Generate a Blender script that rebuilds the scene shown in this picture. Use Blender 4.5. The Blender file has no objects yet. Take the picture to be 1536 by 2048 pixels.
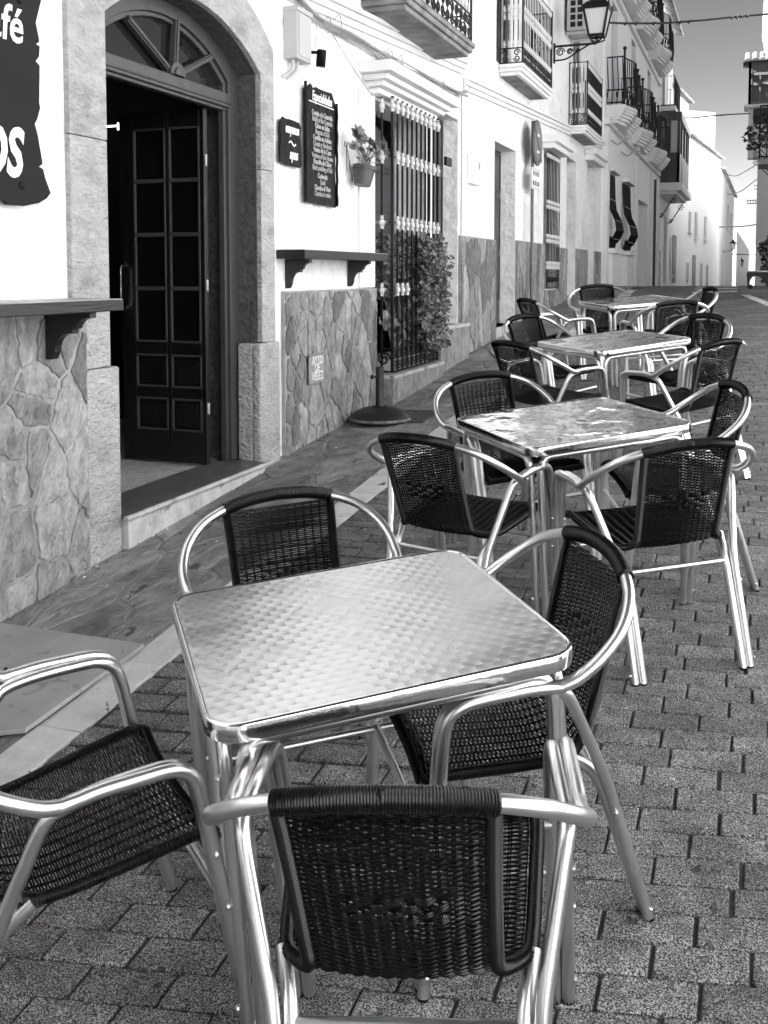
import bpy, bmesh, math, random
EXPO=2.36
from mathutils import Vector, Matrix
random.seed(7)
R=math.radians; PI=math.pi
scene=bpy.context.scene; COL=scene.collection
# ---------------------------------------------------------------- camera geometry (metres, X across the street, Y up the street)
CH=1.5745; FPX=1947.0; Y0=668.2; YH=546.3; VX=1507.4
TH=math.atan((Y0-YH)/FPX); YAW=math.atan((VX-768)/FPX*math.cos(TH))
Fv=Vector((-math.sin(YAW)*math.cos(TH),math.cos(YAW)*math.cos(TH),-math.sin(TH)))
Rv=Vector((math.cos(YAW),math.sin(YAW),0)); Uv=Rv.cross(Fv)
CAM=Vector((0,0,CH))
def ray(px,py): return Fv+Rv*((px-768)/FPX)-Uv*((py-Y0)/FPX)
def AX(px,py,X): r=ray(px,py); return CAM+r*(X/r.x)
def AY(px,py,Y): r=ray(px,py); return CAM+r*(Y/r.y)
def AZ(px,py,Z): r=ray(px,py); return CAM+r*((Z-CH)/r.z)
def g(x,y):
    a=.08204*y+.0327*x-.00034*y*y
    b=1.365-.012*(y-18)+.004*x
    k=.06
    return -k*math.log(math.exp(-a/k)+math.exp(-b/k)) if abs(a-b)<1.5 else min(a,b)
def gn(x,y):
    e=.05; n=Vector((-(g(x+e,y)-g(x-e,y))/(2*e),-(g(x,y+e)-g(x,y-e))/(2*e),1)); return n.normalized()
# ---------------------------------------------------------------- materials
def mat(name,val,rough=.6,metal=0.0,vary=0.0,vscale=4.0,bump=0.0,bscale=60.0,detail=6.0,island=0.0,spec=.5,stain=0.0,stretch=(1,1,1),dist=.01,spots=0.0,spscale=7.0):
    m=bpy.data.materials.new(name); m.use_nodes=True; nt=m.node_tree; N=nt.nodes; L=nt.links
    b=N['Principled BSDF']; b.inputs['Roughness'].default_value=rough; b.inputs['Metallic'].default_value=metal
    b.inputs['Specular IOR Level'].default_value=spec
    b.inputs['Base Color'].default_value=(val,val,val,1)
    tc=N.new('ShaderNodeTexCoord'); mp=N.new('ShaderNodeMapping'); mp.inputs['Scale'].default_value=stretch
    L.new(tc.outputs['Object'],mp.inputs['Vector']); vec=mp.outputs['Vector']
    cur=None
    def val_node(v):
        n=N.new('ShaderNodeValue'); n.outputs[0].default_value=v; return n.outputs[0]
    def math_(op,a,bb,c=None):
        n=N.new('ShaderNodeMath'); n.operation=op
        for i,q in enumerate((a,bb,c)):
            if q is None: continue
            if isinstance(q,(int,float)): n.inputs[i].default_value=q
            else: L.new(q,n.inputs[i])
        return n.outputs[0]
    if vary or island or stain:
        cur=val_node(val)
        if vary:
            nz=N.new('ShaderNodeTexNoise'); nz.inputs['Scale'].default_value=vscale; nz.inputs['Detail'].default_value=detail
            L.new(vec,nz.inputs['Vector'])
            k=math_('MULTIPLY_ADD',nz.outputs['Fac'],2*vary*1.6,1-vary*1.6)
            cur=math_('MULTIPLY',cur,k)
        if island:
            ge=N.new('ShaderNodeNewGeometry'); k=math_('MULTIPLY_ADD',ge.outputs['Random Per Island'],2*island,1-island)
            cur=math_('MULTIPLY',cur,k)
        if stain:
            nz=N.new('ShaderNodeTexNoise'); nz.inputs['Scale'].default_value=vscale*.35; nz.inputs['Detail'].default_value=8; nz.inputs['Roughness'].default_value=.65
            L.new(vec,nz.inputs['Vector'])
            rp=N.new('ShaderNodeMapRange'); rp.inputs['From Min'].default_value=.52; rp.inputs['From Max'].default_value=.72
            rp.inputs['To Min'].default_value=1; rp.inputs['To Max'].default_value=1-stain
            L.new(nz.outputs['Fac'],rp.inputs['Value']); cur=math_('MULTIPLY',cur,rp.outputs[0])
        if spots:      # small sharp-edged dirt marks, some long and some round
            nz=N.new('ShaderNodeTexNoise'); nz.inputs['Scale'].default_value=spscale; nz.inputs['Detail'].default_value=5; nz.inputs['Distortion'].default_value=.6
            L.new(vec,nz.inputs['Vector'])
            rp=N.new('ShaderNodeMapRange'); rp.inputs['From Min'].default_value=.645; rp.inputs['From Max'].default_value=.665
            rp.inputs['To Min'].default_value=1; rp.inputs['To Max'].default_value=1-spots
            L.new(nz.outputs['Fac'],rp.inputs['Value']); cur=math_('MULTIPLY',cur,rp.outputs[0])
        cur=math_('MAXIMUM',cur,.002)
        cb=N.new('ShaderNodeCombineColor')
        for i in range(3): L.new(cur,cb.inputs[i])
        L.new(cb.outputs[0],b.inputs['Base Color'])
    if bump:
        nz=N.new('ShaderNodeTexNoise'); nz.inputs['Scale'].default_value=bscale; nz.inputs['Detail'].default_value=8
        L.new(vec,nz.inputs['Vector'])
        bp=N.new('ShaderNodeBump'); bp.inputs['Strength'].default_value=bump; bp.inputs['Distance'].default_value=dist
        L.new(nz.outputs['Fac'],bp.inputs['Height']); L.new(bp.outputs[0],b.inputs['Normal'])
    return m
M={}
M['plaster']=mat('white_plaster',.86,.75,vary=.07,vscale=3.2,detail=12,bump=.9,bscale=9,stain=.32,dist=.05,spots=.18,spscale=5)
M['plaster_far']=mat('far_white_plaster',.86,.8,vary=.04,vscale=1.2)
M['plaster_old']=mat('weathered_plaster',.66,.85,vary=.12,vscale=5,bump=.4,bscale=25,stain=.35)
M['trim']=mat('painted_moulding',.78,.6,vary=.05,vscale=6,bump=.25,bscale=30,stain=.12)
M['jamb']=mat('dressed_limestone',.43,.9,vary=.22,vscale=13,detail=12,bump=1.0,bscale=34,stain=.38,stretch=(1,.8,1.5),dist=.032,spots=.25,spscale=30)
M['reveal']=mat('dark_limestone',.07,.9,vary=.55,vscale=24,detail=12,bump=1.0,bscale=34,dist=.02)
M['flag']=mat('slate_flag',.205,.5,vary=.6,vscale=8,detail=14,bump=1.0,bscale=20,island=.32,stain=.55,dist=.018,stretch=(1.3,.75,1),spots=.7,spscale=11)
M['flag_joint']=mat('grey_mortar',.24,.9,vary=.35,vscale=14,bump=.6,bscale=80)
M['clad']=mat('stone_cladding',.25,.5,vary=.6,vscale=15,detail=14,bump=1.0,bscale=42,island=.5,stain=.45,stretch=(1,1.15,.75),dist=.02,spots=.35,spscale=16)
M['clad_joint']=mat('cladding_mortar',.30,.9,vary=.4,vscale=10,detail=12,bump=.9,bscale=50)
M['kerb']=mat('pale_kerb_marble',.66,.6,vary=.16,vscale=12,detail=12,bump=.5,bscale=40,island=.12,stain=.35,spots=.85,spscale=9)
M['step']=mat('marble_step',.5,.45,vary=.3,vscale=10,detail=12,bump=.6,bscale=30,stain=.4,spots=.5)
M['tread']=mat('dark_marble_tread',.11,.3,vary=.5,vscale=9,bump=.15,bscale=30)
M['terrazzo']=mat('terrazzo_floor',.42,.4,vary=.4,vscale=30,detail=2,spots=.7,spscale=26)
M['wood']=mat('dark_varnished_wood',.0045,.35,vary=.35,vscale=12,bump=.25,bscale=40,stretch=(1,1,.12))
M['wood_frame']=mat('brown_door_frame',.045,.45,vary=.3,vscale=12,bump=.25,bscale=40,stretch=(1,1,.15))
M['shelf']=mat('black_shelf_wood',.007,.4,vary=.5,vscale=10,bump=.2,bscale=40,stretch=(3,.2,3))
M['shelf_top']=mat('worn_shelf_top',.30,.35,vary=.25,vscale=12,stain=.3,stretch=(3,.25,3))
M['black']=mat('black_iron',.006,.4,spec=.3,vary=.3,vscale=20)
M['sign']=mat('dark_enamel_sign',.010,.5,spec=.12,vary=.2,vscale=4)
M['sign_gloss']=mat('glossy_black_sign',.003,.30,spec=.10,vary=.3,vscale=4,bump=.5,bscale=7,dist=.03)
M['white']=mat('white_paint',.85,.5)
M['letter_dim']=mat('grey_letter_paint',.42,.5)
M['porcelain']=mat('cast_collar',.62,.4,bump=.3,bscale=80)
M['wicker']=mat('black_wicker',.0025,.24,spec=.34,vary=.3,vscale=60)
M['wrap']=mat('black_wicker_wrap',.0025,.28,spec=.28)
M['glass']=mat('dark_window_glass',.02,.06,spec=.8)
M['fan']=mat('reflecting_fanlight_glass',.012,.03,spec=.7)
M['pane_dark']=mat('unlit_door_pane',.004,.25,spec=.12)
M['pot']=mat('plastic_pot',.07,.5,vary=.1,vscale=20)
M['leaf']=mat('succulent_leaf',.17,.45,island=.45,vary=.2,vscale=30)
M['leaf2']=mat('bush_leaf',.13,.28,island=.75,vary=.2,vscale=30)
M['stem']=mat('plant_stem',.16,.7)
M['parasol']=mat('dark_painted_iron',.010,.45,vary=.4,vscale=10,bump=.3,bscale=25)
M['rust']=mat('chipped_edge',.16,.8,vary=.9,vscale=35,bump=.6,bscale=50)
M['steel']=mat('galvanised_plate',.37,.34,metal=.2,vary=.28,vscale=5,spots=.3,spscale=14)
M['plastic']=mat('pale_plastic',.45,.5)
M['cable']=mat('painted_cable',.30,.6,vary=.2,vscale=20)
M['cable_black']=mat('black_cable',.012,.6)
M['tile']=mat('clay_roof_tile',.30,.85,vary=.4,vscale=8,island=.35)
M['soffit']=mat('mottled_soffit',.22,.8,vary=.6,vscale=6,stain=.4)  # balcony undersides set darker than the trim, with random mottling
M['lampglass']=mat('frosted_lamp_glass',.55,.35)
M['louver']=mat('louvre_paint',.32,.5)
M['asphalt']=mat('grey_ground',.10,.9,vary=.2,vscale=6)
M['hill']=mat('pale_hill',.6,.9,vary=.2,vscale=.2)
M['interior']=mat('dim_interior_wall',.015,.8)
# aluminium tube
def alu(name,val,rough,bump,bscale,dist=.002):
    m=mat(name,val,rough,1.0,vary=.12,vscale=22,bump=bump,bscale=bscale,stretch=(1,1,.5),dist=dist); return m
M['alu']=alu('polished_aluminium_tube',.74,.29,.10,45,.002)
M['alu_dull']=alu('brushed_aluminium_leg',.62,.26,.12,60)
M['rim']=mat('dented_steel_rim',.74,.14,1.0,vary=.05,vscale=20,bump=.35,bscale=18,dist=.004)
M['bolt']=mat('zinc_bolt',.7,.3,1.0)
def top_mat(name,rough,aniso,pitch,wav,wavscale,wavd,tint,swirl):
    m=bpy.data.materials.new(name); m.use_nodes=True; nt=m.node_tree; N=nt.nodes; L=nt.links
    b=N['Principled BSDF']; b.inputs['Metallic'].default_value=1; b.inputs['Base Color'].default_value=(tint,tint,tint,1)
    b.inputs['Roughness'].default_value=rough; b.inputs['Anisotropic'].default_value=aniso
    tc=N.new('ShaderNodeTexCoord'); sp=N.new('ShaderNodeSeparateXYZ'); L.new(tc.outputs['Object'],sp.inputs[0])
    def ma(op,a,bb=None,c=None):
        n=N.new('ShaderNodeMath'); n.operation=op
        for i,q in enumerate((a,bb,c)):
            if q is None: continue
            if isinstance(q,(int,float)): n.inputs[i].default_value=q
            else: L.new(q,n.inputs[i])
        return n.outputs[0]
    u=ma('MULTIPLY',sp.outputs[0],1/pitch); v=ma('MULTIPLY',sp.outputs[1],1/(pitch*.62))
    row=ma('FLOOR',v); off=ma('MULTIPLY',ma('PINGPONG',row,1.0),.5)
    lu=ma('SUBTRACT',ma('FRACT',ma('ADD',u,off)),.5); lv=ma('ADD',ma('MULTIPLY',ma('FRACT',v),.62),.12)
    # circular brushing: tangent is perpendicular to the radius of each swirl
    cb=N.new('ShaderNodeCombineXYZ'); L.new(ma('MULTIPLY',lv,-1),cb.inputs[0]); L.new(lu,cb.inputs[1])
    vt=N.new('ShaderNodeVectorTransform'); vt.vector_type='VECTOR'; vt.convert_from='OBJECT'; vt.convert_to='WORLD'
    L.new(cb.outputs[0],vt.inputs[0]); nrm=N.new('ShaderNodeVectorMath'); nrm.operation='NORMALIZE'; L.new(vt.outputs[0],nrm.inputs[0])
    if aniso>0: L.new(nrm.outputs[0],b.inputs['Tangent'])
    # embossed swirl relief + sheet waviness
    rr=ma('SQRT',ma('ADD',ma('MULTIPLY',lu,lu),ma('MULTIPLY',lv,lv)))
    nz=N.new('ShaderNodeTexNoise'); nz.inputs['Scale'].default_value=wavscale; nz.inputs['Detail'].default_value=3; L.new(tc.outputs['Object'],nz.inputs['Vector'])
    b1=N.new('ShaderNodeBump'); b1.inputs['Strength'].default_value=wav; b1.inputs['Distance'].default_value=wavd; L.new(nz.outputs['Fac'],b1.inputs['Height'])
    b2=N.new('ShaderNodeBump'); b2.inputs['Strength'].default_value=swirl; b2.inputs['Distance'].default_value=.0035; L.new(rr,b2.inputs['Height']); L.new(b1.outputs[0],b2.inputs['Normal'])
    L.new(b2.outputs[0],b.inputs['Normal'])
    n2=N.new('ShaderNodeTexNoise'); n2.inputs['Scale'].default_value=5; n2.inputs['Detail'].default_value=8; L.new(tc.outputs['Object'],n2.inputs['Vector'])
    L.new(ma('MULTIPLY_ADD',n2.outputs['Fac'],rough*.5,rough*.8),b.inputs['Roughness'])
    return m
M['top']=top_mat('swirl_brushed_tabletop',.25,.30,.037,.30,2.6,.03,.66,.72)
M['top_b']=top_mat('polished_tabletop',.10,.30,.040,.6,4.5,.03,.86,.16)
# paver: granular aggregate
def paver_mat():
    m=bpy.data.materials.new('granular_paver'); m.use_nodes=True; nt=m.node_tree; N=nt.nodes; L=nt.links
    b=N['Principled BSDF']; b.inputs['Roughness'].default_value=.8
    tc=N.new('ShaderNodeTexCoord')
    def noise(s,d,r=.6):
        n=N.new('ShaderNodeTexNoise'); n.inputs['Scale'].default_value=s; n.inputs['Detail'].default_value=d; n.inputs['Roughness'].default_value=r; L.new(tc.outputs['Object'],n.inputs['Vector']); return n.outputs['Fac']
    def mr(f,a,bq,c,d):
        n=N.new('ShaderNodeMapRange'); n.inputs['From Min'].default_value=a; n.inputs['From Max'].default_value=bq; n.inputs['To Min'].default_value=c; n.inputs['To Max'].default_value=d; L.new(f,n.inputs['Value']); return n.outputs[0]
    def mul(a,bq):
        n=N.new('ShaderNodeMath'); n.operation='MULTIPLY'; L.new(a,n.inputs[0]); L.new(bq,n.inputs[1]); return n.outputs[0]
    grain=mr(noise(260,4,.75),.46,.61,.006,.40)
    coarse=mr(noise(14,8),.3,.7,.62,1.38); blot=mul(mr(noise(2.1,8,.7),.52,.68,1,.58),mr(noise(13,4),.66,.675,1,.30))
    ge=N.new('ShaderNodeNewGeometry'); isl=mr(ge.outputs['Random Per Island'],0,1,.78,1.22)
    c=mul(mul(mul(grain,coarse),blot),isl)
    cb=N.new('ShaderNodeCombineColor')
    for i in range(3): L.new(c,cb.inputs[i])
    L.new(cb.outputs[0],b.inputs['Base Color'])
    bp=N.new('ShaderNodeBump'); bp.inputs['Strength'].default_value=.7; bp.inputs['Distance'].default_value=.003; L.new(noise(260,4,.75),bp.inputs['Height']); L.new(bp.outputs[0],b.inputs['Normal'])
    return m
M['paver']=paver_mat()
# ---------------------------------------------------------------- mesh builder
class MB:
    def __init__(s): s.v=[]; s.f=[]
    def add(s,vs,fs):
        o=len(s.v); s.v+= [Vector(p) for p in vs]; s.f+=[tuple(i+o for i in f) for f in fs]; return s
    def box(s,a,b):
        x0,y0,z0=[min(p,q) for p,q in zip(a,b)]; x1,y1,z1=[max(p,q) for p,q in zip(a,b)]
        return s.add([(x0,y0,z0),(x1,y0,z0),(x1,y1,z0),(x0,y1,z0),(x0,y0,z1),(x1,y0,z1),(x1,y1,z1),(x0,y1,z1)],
            [(0,3,2,1),(4,5,6,7),(0,1,5,4),(1,2,6,5),(2,3,7,6),(3,0,4,7)])
    def beam(s,a,b,w,h,up=(0,0,1)):      # box bar from a to b, w sideways, h upwards
        a=Vector(a);b=Vector(b);d=(b-a).normalized();u=Vector(up);r=d.cross(u).normalized();u=r.cross(d)
        vs=[p+r*(w/2*i)+u*(h/2*j) for p in(a,b) for i,j in((-1,-1),(1,-1),(1,1),(-1,1))]
        return s.add(vs,[(0,1,2,3),(7,6,5,4),(0,4,5,1),(1,5,6,2),(2,6,7,3),(3,7,4,0)])
    def prism(s,poly,ext):               # polygon (3-D points) extruded by vector
        n=len(poly); e=Vector(ext); p=[Vector(q) for q in poly]
        return s.add(p+[q+e for q in p],[tuple(range(n))[::-1],tuple(range(n,2*n))]+[(i,(i+1)%n,n+(i+1)%n,n+i) for i in range(n)])
    def tube(s,path,r,n=10,caps=True,closed=False,flat=1.0):
        P=[Vector(p) for p in path]; m=len(P); rr=r if isinstance(r,(list,tuple)) else [r]*m
        t0=(P[1]-P[0]).normalized(); ref=Vector((0,0,1)) if abs(t0.z)<.9 else Vector((1,0,0))
        nn=(ref-t0*ref.dot(t0)).normalized(); vs=[]
        for i in range(m):
            t=(P[min(i+1,m-1)]-P[max(i-1,0)]).normalized()
            nn=(nn-t*nn.dot(t)).normalized(); bb=t.cross(nn)
            for k in range(n):
                a=2*PI*k/n; vs.append(P[i]+nn*(math.cos(a)*rr[i])+bb*(math.sin(a)*rr[i]*flat))
        fs=[(i*n+k,i*n+(k+1)%n,(i+1)*n+(k+1)%n,(i+1)*n+k) for i in range(m-1) for k in range(n)]
        if caps: fs+=[tuple(range(n))[::-1],tuple((m-1)*n+k for k in range(n))]
        return s.add(vs,fs)
    def lathe(s,prof,c,n=20,axis=None):  # prof: (r,h)
        c=Vector(c); ax=Vector(axis or (0,0,1)).normalized(); ref=Vector((1,0,0)) if abs(ax.x)<.9 else Vector((0,1,0))
        e1=(ref-ax*ref.dot(ax)).normalized(); e2=ax.cross(e1); vs=[]
        for r,h in prof:
            for k in range(n):
                a=2*PI*k/n; vs.append(c+ax*h+(e1*math.cos(a)+e2*math.sin(a))*r)
        fs=[(i*n+k,i*n+(k+1)%n,(i+1)*n+(k+1)%n,(i+1)*n+k) for i in range(len(prof)-1) for k in range(n)]
        fs+=[tuple(range(n))[::-1],tuple((len(prof)-1)*n+k for k in range(n))]
        return s.add(vs,fs)
    def ball(s,c,r,n=8): 
        return s.lathe([(r*math.sin(a)+1e-4,-r*math.cos(a)) for a in [PI*i/6 for i in range(7)]],c,n)
    def build(s,name,m,parent=None,smooth=False,origin=None,bevel=0):
        o0=Vector(origin) if origin is not None else (Vector(parent.get('_o',(0,0,0))) if parent else Vector((0,0,0)))
        me=bpy.data.meshes.new(name); me.from_pydata([v-o0 for v in s.v],[],s.f); me.update()
        if smooth:
            me.polygons.foreach_set('use_smooth',[True]*len(me.polygons))
            try: me.set_sharp_from_angle(angle=R(42))
            except Exception: pass
        ms=m if isinstance(m,(list,tuple)) else [m]
        for q in ms: me.materials.append(q)
        o=bpy.data.objects.new(name,me); COL.objects.link(o)
        if parent: o.parent=parent
        elif origin is not None: o.location=o0
        if bevel:
            md=o.modifiers.new('bevel','BEVEL'); md.width=bevel; md.segments=2; md.limit_method='ANGLE'; md.angle_limit=R(40)
        o['_o']=tuple(o0)
        return o
def split_build(mb,name,m,parent,smooth=False,bevel=0):
    # every loose piece becomes an object of its own
    n=len(mb.v); par=list(range(n))
    def find(a):
        while par[a]!=a: par[a]=par[par[a]]; a=par[a]
        return a
    for f in mb.f:
        r0=find(f[0])
        for i in f[1:]:
            q=find(i)
            if q!=r0: par[q]=r0
    groups={}
    for f in mb.f: groups.setdefault(find(f[0]),[]).append(f)
    out=[]
    for fs in groups.values():
        ids=sorted({i for f in fs for i in f}); mp={a:b for b,a in enumerate(ids)}
        q=MB(); q.add([mb.v[i] for i in ids],[tuple(mp[i] for i in f) for f in fs]); out.append(q.build(name,m,parent,smooth=smooth,bevel=bevel))
    return out
def thing(name,label,cat,loc=(0,0,0),group=None,local=False):
    o=bpy.data.objects.new(name,None); COL.objects.link(o); o.location=loc; o['label']=label; o['category']=cat
    o['_o']=(0,0,0) if local else tuple(loc)
    o.empty_display_size=.2
    if group: o['group']=group
    return o
def tag(o,label,cat,group=None):
    o['label']=label; o['category']=cat
    if group: o['group']=group
    return o
def struct(o,kind='structure'): o['kind']=kind; return o
def fillet(pts,rad,n=6):   # round the corners of a polyline
    P=[Vector(p) for p in pts]; out=[P[0]]
    for i in range(1,len(P)-1):
        r_=rad[i-1] if isinstance(rad,(list,tuple)) else rad
        a=(P[i-1]-P[i]); b=(P[i+1]-P[i]); la=min(a.length*.49,r_); lb=min(b.length*.49,r_)
        p0=P[i]+a.normalized()*la; p2=P[i]+b.normalized()*lb
        for k in range(n+1):
            t=k/n; out.append(p0*(1-t)**2+P[i]*2*t*(1-t)+p2*t*t)
    out.append(P[-1]); return out
def spline(P,n=8):
    P=[Vector(p) for p in P]; Q=[P[0]*2-P[1]]+P+[P[-1]*2-P[-2]]; out=[]
    for i in range(1,len(Q)-2):
        for k in range(n):
            t=k/n; a,b,c,d=Q[i-1:i+3]
            out.append(.5*((2*b)+(c-a)*t+(2*a-5*b+4*c-d)*t*t+(3*b-a-3*c+d)*t**3))
    out.append(P[-1]); return out
def text_mesh(s,size,org,ex,ey,m,parent,name='lettering',depth=.003,shear=0.0,bold=0.0,align='LEFT',sx=1.0,origin=None):
    cu=bpy.data.curves.new(name,'FONT'); cu.body=s; cu.size=size; cu.extrude=depth/2; cu.shear=shear; cu.offset=bold; cu.align_x=align; cu.resolution_u=3
    tmp=bpy.data.objects.new(name,cu); COL.objects.link(tmp); bpy.context.view_layer.update()
    me=bpy.data.meshes.new_from_object(tmp.evaluated_get(bpy.context.evaluated_depsgraph_get()))
    bpy.data.objects.remove(tmp)
    ex=Vector(ex).normalized(); ey=Vector(ey).normalized(); ez=ex.cross(ey)
    o0=Vector(origin) if origin is not None else Vector(parent.get('_o',(0,0,0)))
    for v in me.vertices: v.co=Vector(org)+ex*v.co.x*sx+ey*v.co.y+ez*v.co.z-o0
    me.materials.clear(); me.materials.append(m)
    o=bpy.data.objects.new(name,me); COL.objects.link(o); o.parent=parent; return o
# ---------------------------------------------------------------- irregular stone cells
def cells(w,h,size,aspect=1.0,gap=.012,jit=.38,rnd=None):
    rnd=rnd or random; sx=size; sy=size*aspect; pts=[]
    nx=int(w/sx)+3; ny=int(h/sy)+3
    for i in range(-1,nx):
        for j in range(-1,ny):
            if rnd.random()<.10: continue
            pts.append(((i+.5+rnd.uniform(-jit,jit)+(.5 if j%2 else 0))*sx,(j+.5+rnd.uniform(-jit,jit))*sy))
    out=[]
    for k,(x,y) in enumerate(pts):
        if x<-sx or x>w+sx or y<-sy or y>h+sy: continue
        poly=[(0,0),(w,0),(w,h),(0,h)]
        near=sorted(pts,key=lambda q:((q[0]-x)/sx)**2+((q[1]-y)/sy)**2)[1:15]
        for qx,qy in near:
            nx_,ny_=(qx-x),(qy-y)
            # bisector in scaled metric
            ax,ay=nx_/sx**2,ny_/sy**2; c=ax*(x+qx)/2+ay*(y+qy)/2; L_=math.hypot(ax,ay); ax/=L_;ay/=L_;c=c/L_-gap/2
            new=[]
            for i in range(len(poly)):
                p,q=poly[i],poly[(i+1)%len(poly)]; dp=ax*p[0]+ay*p[1]-c; dq=ax*q[0]+ay*q[1]-c
                if dp<=0: new.append(p)
                if (dp<0)!=(dq<0) and dp!=dq:
                    t=dp/(dp-dq); new.append((p[0]+(q[0]-p[0])*t,p[1]+(q[1]-p[1])*t))
            poly=new
            if len(poly)<3: break
        if len(poly)>=3:
            A=abs(sum(poly[i][0]*poly[(i+1)%len(poly)][1]-poly[(i+1)%len(poly)][0]*poly[i][1] for i in range(len(poly))))/2
            if A>(size*.25)**2: out.append(poly)
    return out
def rough_poly(poly,amt,step,rnd):
    out=[]; n=len(poly)
    for i in range(n):
        p,q=poly[i],poly[(i+1)%n]; L_=math.hypot(q[0]-p[0],q[1]-p[1]); m=max(1,int(L_/step))
        for k in range(m):
            t=k/m; j=amt if k else amt*.6
            out.append((p[0]+(q[0]-p[0])*t+rnd.uniform(-j,j),p[1]+(q[1]-p[1])*t+rnd.uniform(-j,j)))
    return out
def stone_mesh(polys,mp,h=.012,bev=.006,hv=.004,rough=.006,step=.08,rnd=None):
    rnd=rnd or random; mb=MB()
    for poly in polys:
        poly=rough_poly(poly,rough,step,rnd); n=len(poly)
        cx=sum(p[0] for p in poly)/n; cy=sum(p[1] for p in poly)/n; hh=h+rnd.uniform(-hv,hv)
        tx,ty=rnd.uniform(-.01,.01),rnd.uniform(-.01,.01)
        def ins(p,d):
            L_=math.hypot(p[0]-cx,p[1]-cy) or 1; k=max(0,1-d/L_); return (cx+(p[0]-cx)*k,cy+(p[1]-cy)*k)
        r0=[mp(p[0],p[1],0) for p in poly]; r1=[mp(p[0],p[1],hh-bev*.6+tx*(p[0]-cx)+ty*(p[1]-cy)) for p in poly]
        r2=[mp(*ins(p,bev*1.4),hh+tx*(p[0]-cx)+ty*(p[1]-cy)) for p in poly]
        vs=r0+r1+r2; fs=[(i,(i+1)%n,n+(i+1)%n,n+i) for i in range(n)]+[(n+i,n+(i+1)%n,2*n+(i+1)%n,2*n+i) for i in range(n)]+[tuple(range(2*n,3*n))]
        mb.add(vs,fs)
    return mb
# ================================================================ GROUND
mb=MB(); nx=[-40,-20,-10,-6,-4,-3,-2,-1,0,1,2,3,4,6,10,20,60,140]; ny=[-30,-12,-6,-3]+[i*.75 for i in range(-2,34)]+[26,30,36,44,60,90,140,260,600]
for y in ny:
    for x in nx: mb.v.append(Vector((x,y,g(x,y)-.03)))
w=len(nx)
for j in range(len(ny)-1):
    for i in range(w-1): mb.f.append((j*w+i,j*w+i+1,(j+1)*w+i+1,(j+1)*w+i))
struct(mb.build('ground',M['asphalt'],smooth=True))
# pavers, one by one
rnd=random.Random(3); mb=MB(); p=.0955; wd=.193; XL,XR=-1.945,3.2
y=.55; j=0
while y<19.5:
    t=.18*max(0,min(1,1-(y-2.2)/1.9)); off=[0,.62,.18,.78,.3,.95][j%6]*wd+rnd.uniform(-.02,.02)
    lod=y>11
    xr=XR if y<9 else 1.2
    x=XL-off
    while x<xr:
        ww=wd*(2 if lod else 1); a=max(x,XL); b=min(x+ww,xr)
        if b-a>.03:
            gx=.0036 if not lod else .003; gy=.0021
            jx=rnd.uniform(-.0018,.0018); dz=rnd.uniform(-.0018,.0018); tx=rnd.uniform(-.012,.012); ty=rnd.uniform(-.02,.02)
            a+=gx+jx;b-=gx-jx
            cx,cy=(a+b)/2,y+p/2
            def P(xx,yy,h): 
                Y=yy+t*xx; return (xx,Y,g(xx,Y)+h+dz+tx*(xx-cx)+ty*(yy-cy))
            y0,y1=y+gy,y+p-gy
            if lod: mb.add([P(a,y0,0),P(b,y0,0),P(b,y1,0),P(a,y1,0)],[(0,1,2,3)])
            else:
                bv=.0036; c=.005
                o=[(a+c,y0),(b-c,y0),(b,y0+c),(b,y1-c),(b-c,y1),(a+c,y1),(a,y1-c),(a,y0+c)]
                i_=[(a+c+bv*.4,y0+bv),(b-c-bv*.4,y0+bv),(b-bv,y0+c+bv*.4),(b-bv,y1-c-bv*.4),(b-c-bv*.4,y1-bv),(a+c+bv*.4,y1-bv),(a+bv,y1-c-bv*.4),(a+bv,y0+c+bv*.4)]
                vs=[P(*q,-.02) for q in o]+[P(*q,-.0042) for q in o]+[P(*q,0) for q in i_]
                fs=[(k,(k+1)%8,8+(k+1)%8,8+k) for k in range(8)]+[(8+k,8+(k+1)%8,16+(k+1)%8,16+k) for k in range(8)]+[tuple(range(16,24))]
                mb.add(vs,fs)
        x+=ww
    y+=p; j+=1
struct(mb.build('road_paving',M['paver']))
mb=MB(); yy=[.0]+[.5+.5*i for i in range(41)]
for a,b in zip(yy,yy[1:]):
    mb.add([(x,Y,g(x,Y)-.0085) for x,Y in((-2,a),(3.3,a),(3.3,b),(-2,b))],[(0,1,2,3)])
struct(mb.build('paving_joint_bed',mat('sandy_joint_bed',.045,.95,vary=.5,vscale=60)))
# kerb strip of pale slabs
mb=MB(); y=.4; kr=random.Random(5)
while y<17.6:
    L_=kr.uniform(.36,.48); a,b=-2.105,-1.945; h=kr.uniform(.000,.004)
    poly=[(a,y+.003),(b,y+.003),(b,y+L_-.003),(a,y+L_-.003)]
    mb2=stone_mesh([poly],lambda u,v,q:(u,v,g(u,v)+q-.012),h=.014+h,bev=.003,hv=.001,rough=.0015,step=.12,rnd=kr); mb.add(mb2.v,mb2.f)
    y+=L_
struct(mb.build('kerb_strip',M['kerb']))
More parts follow.
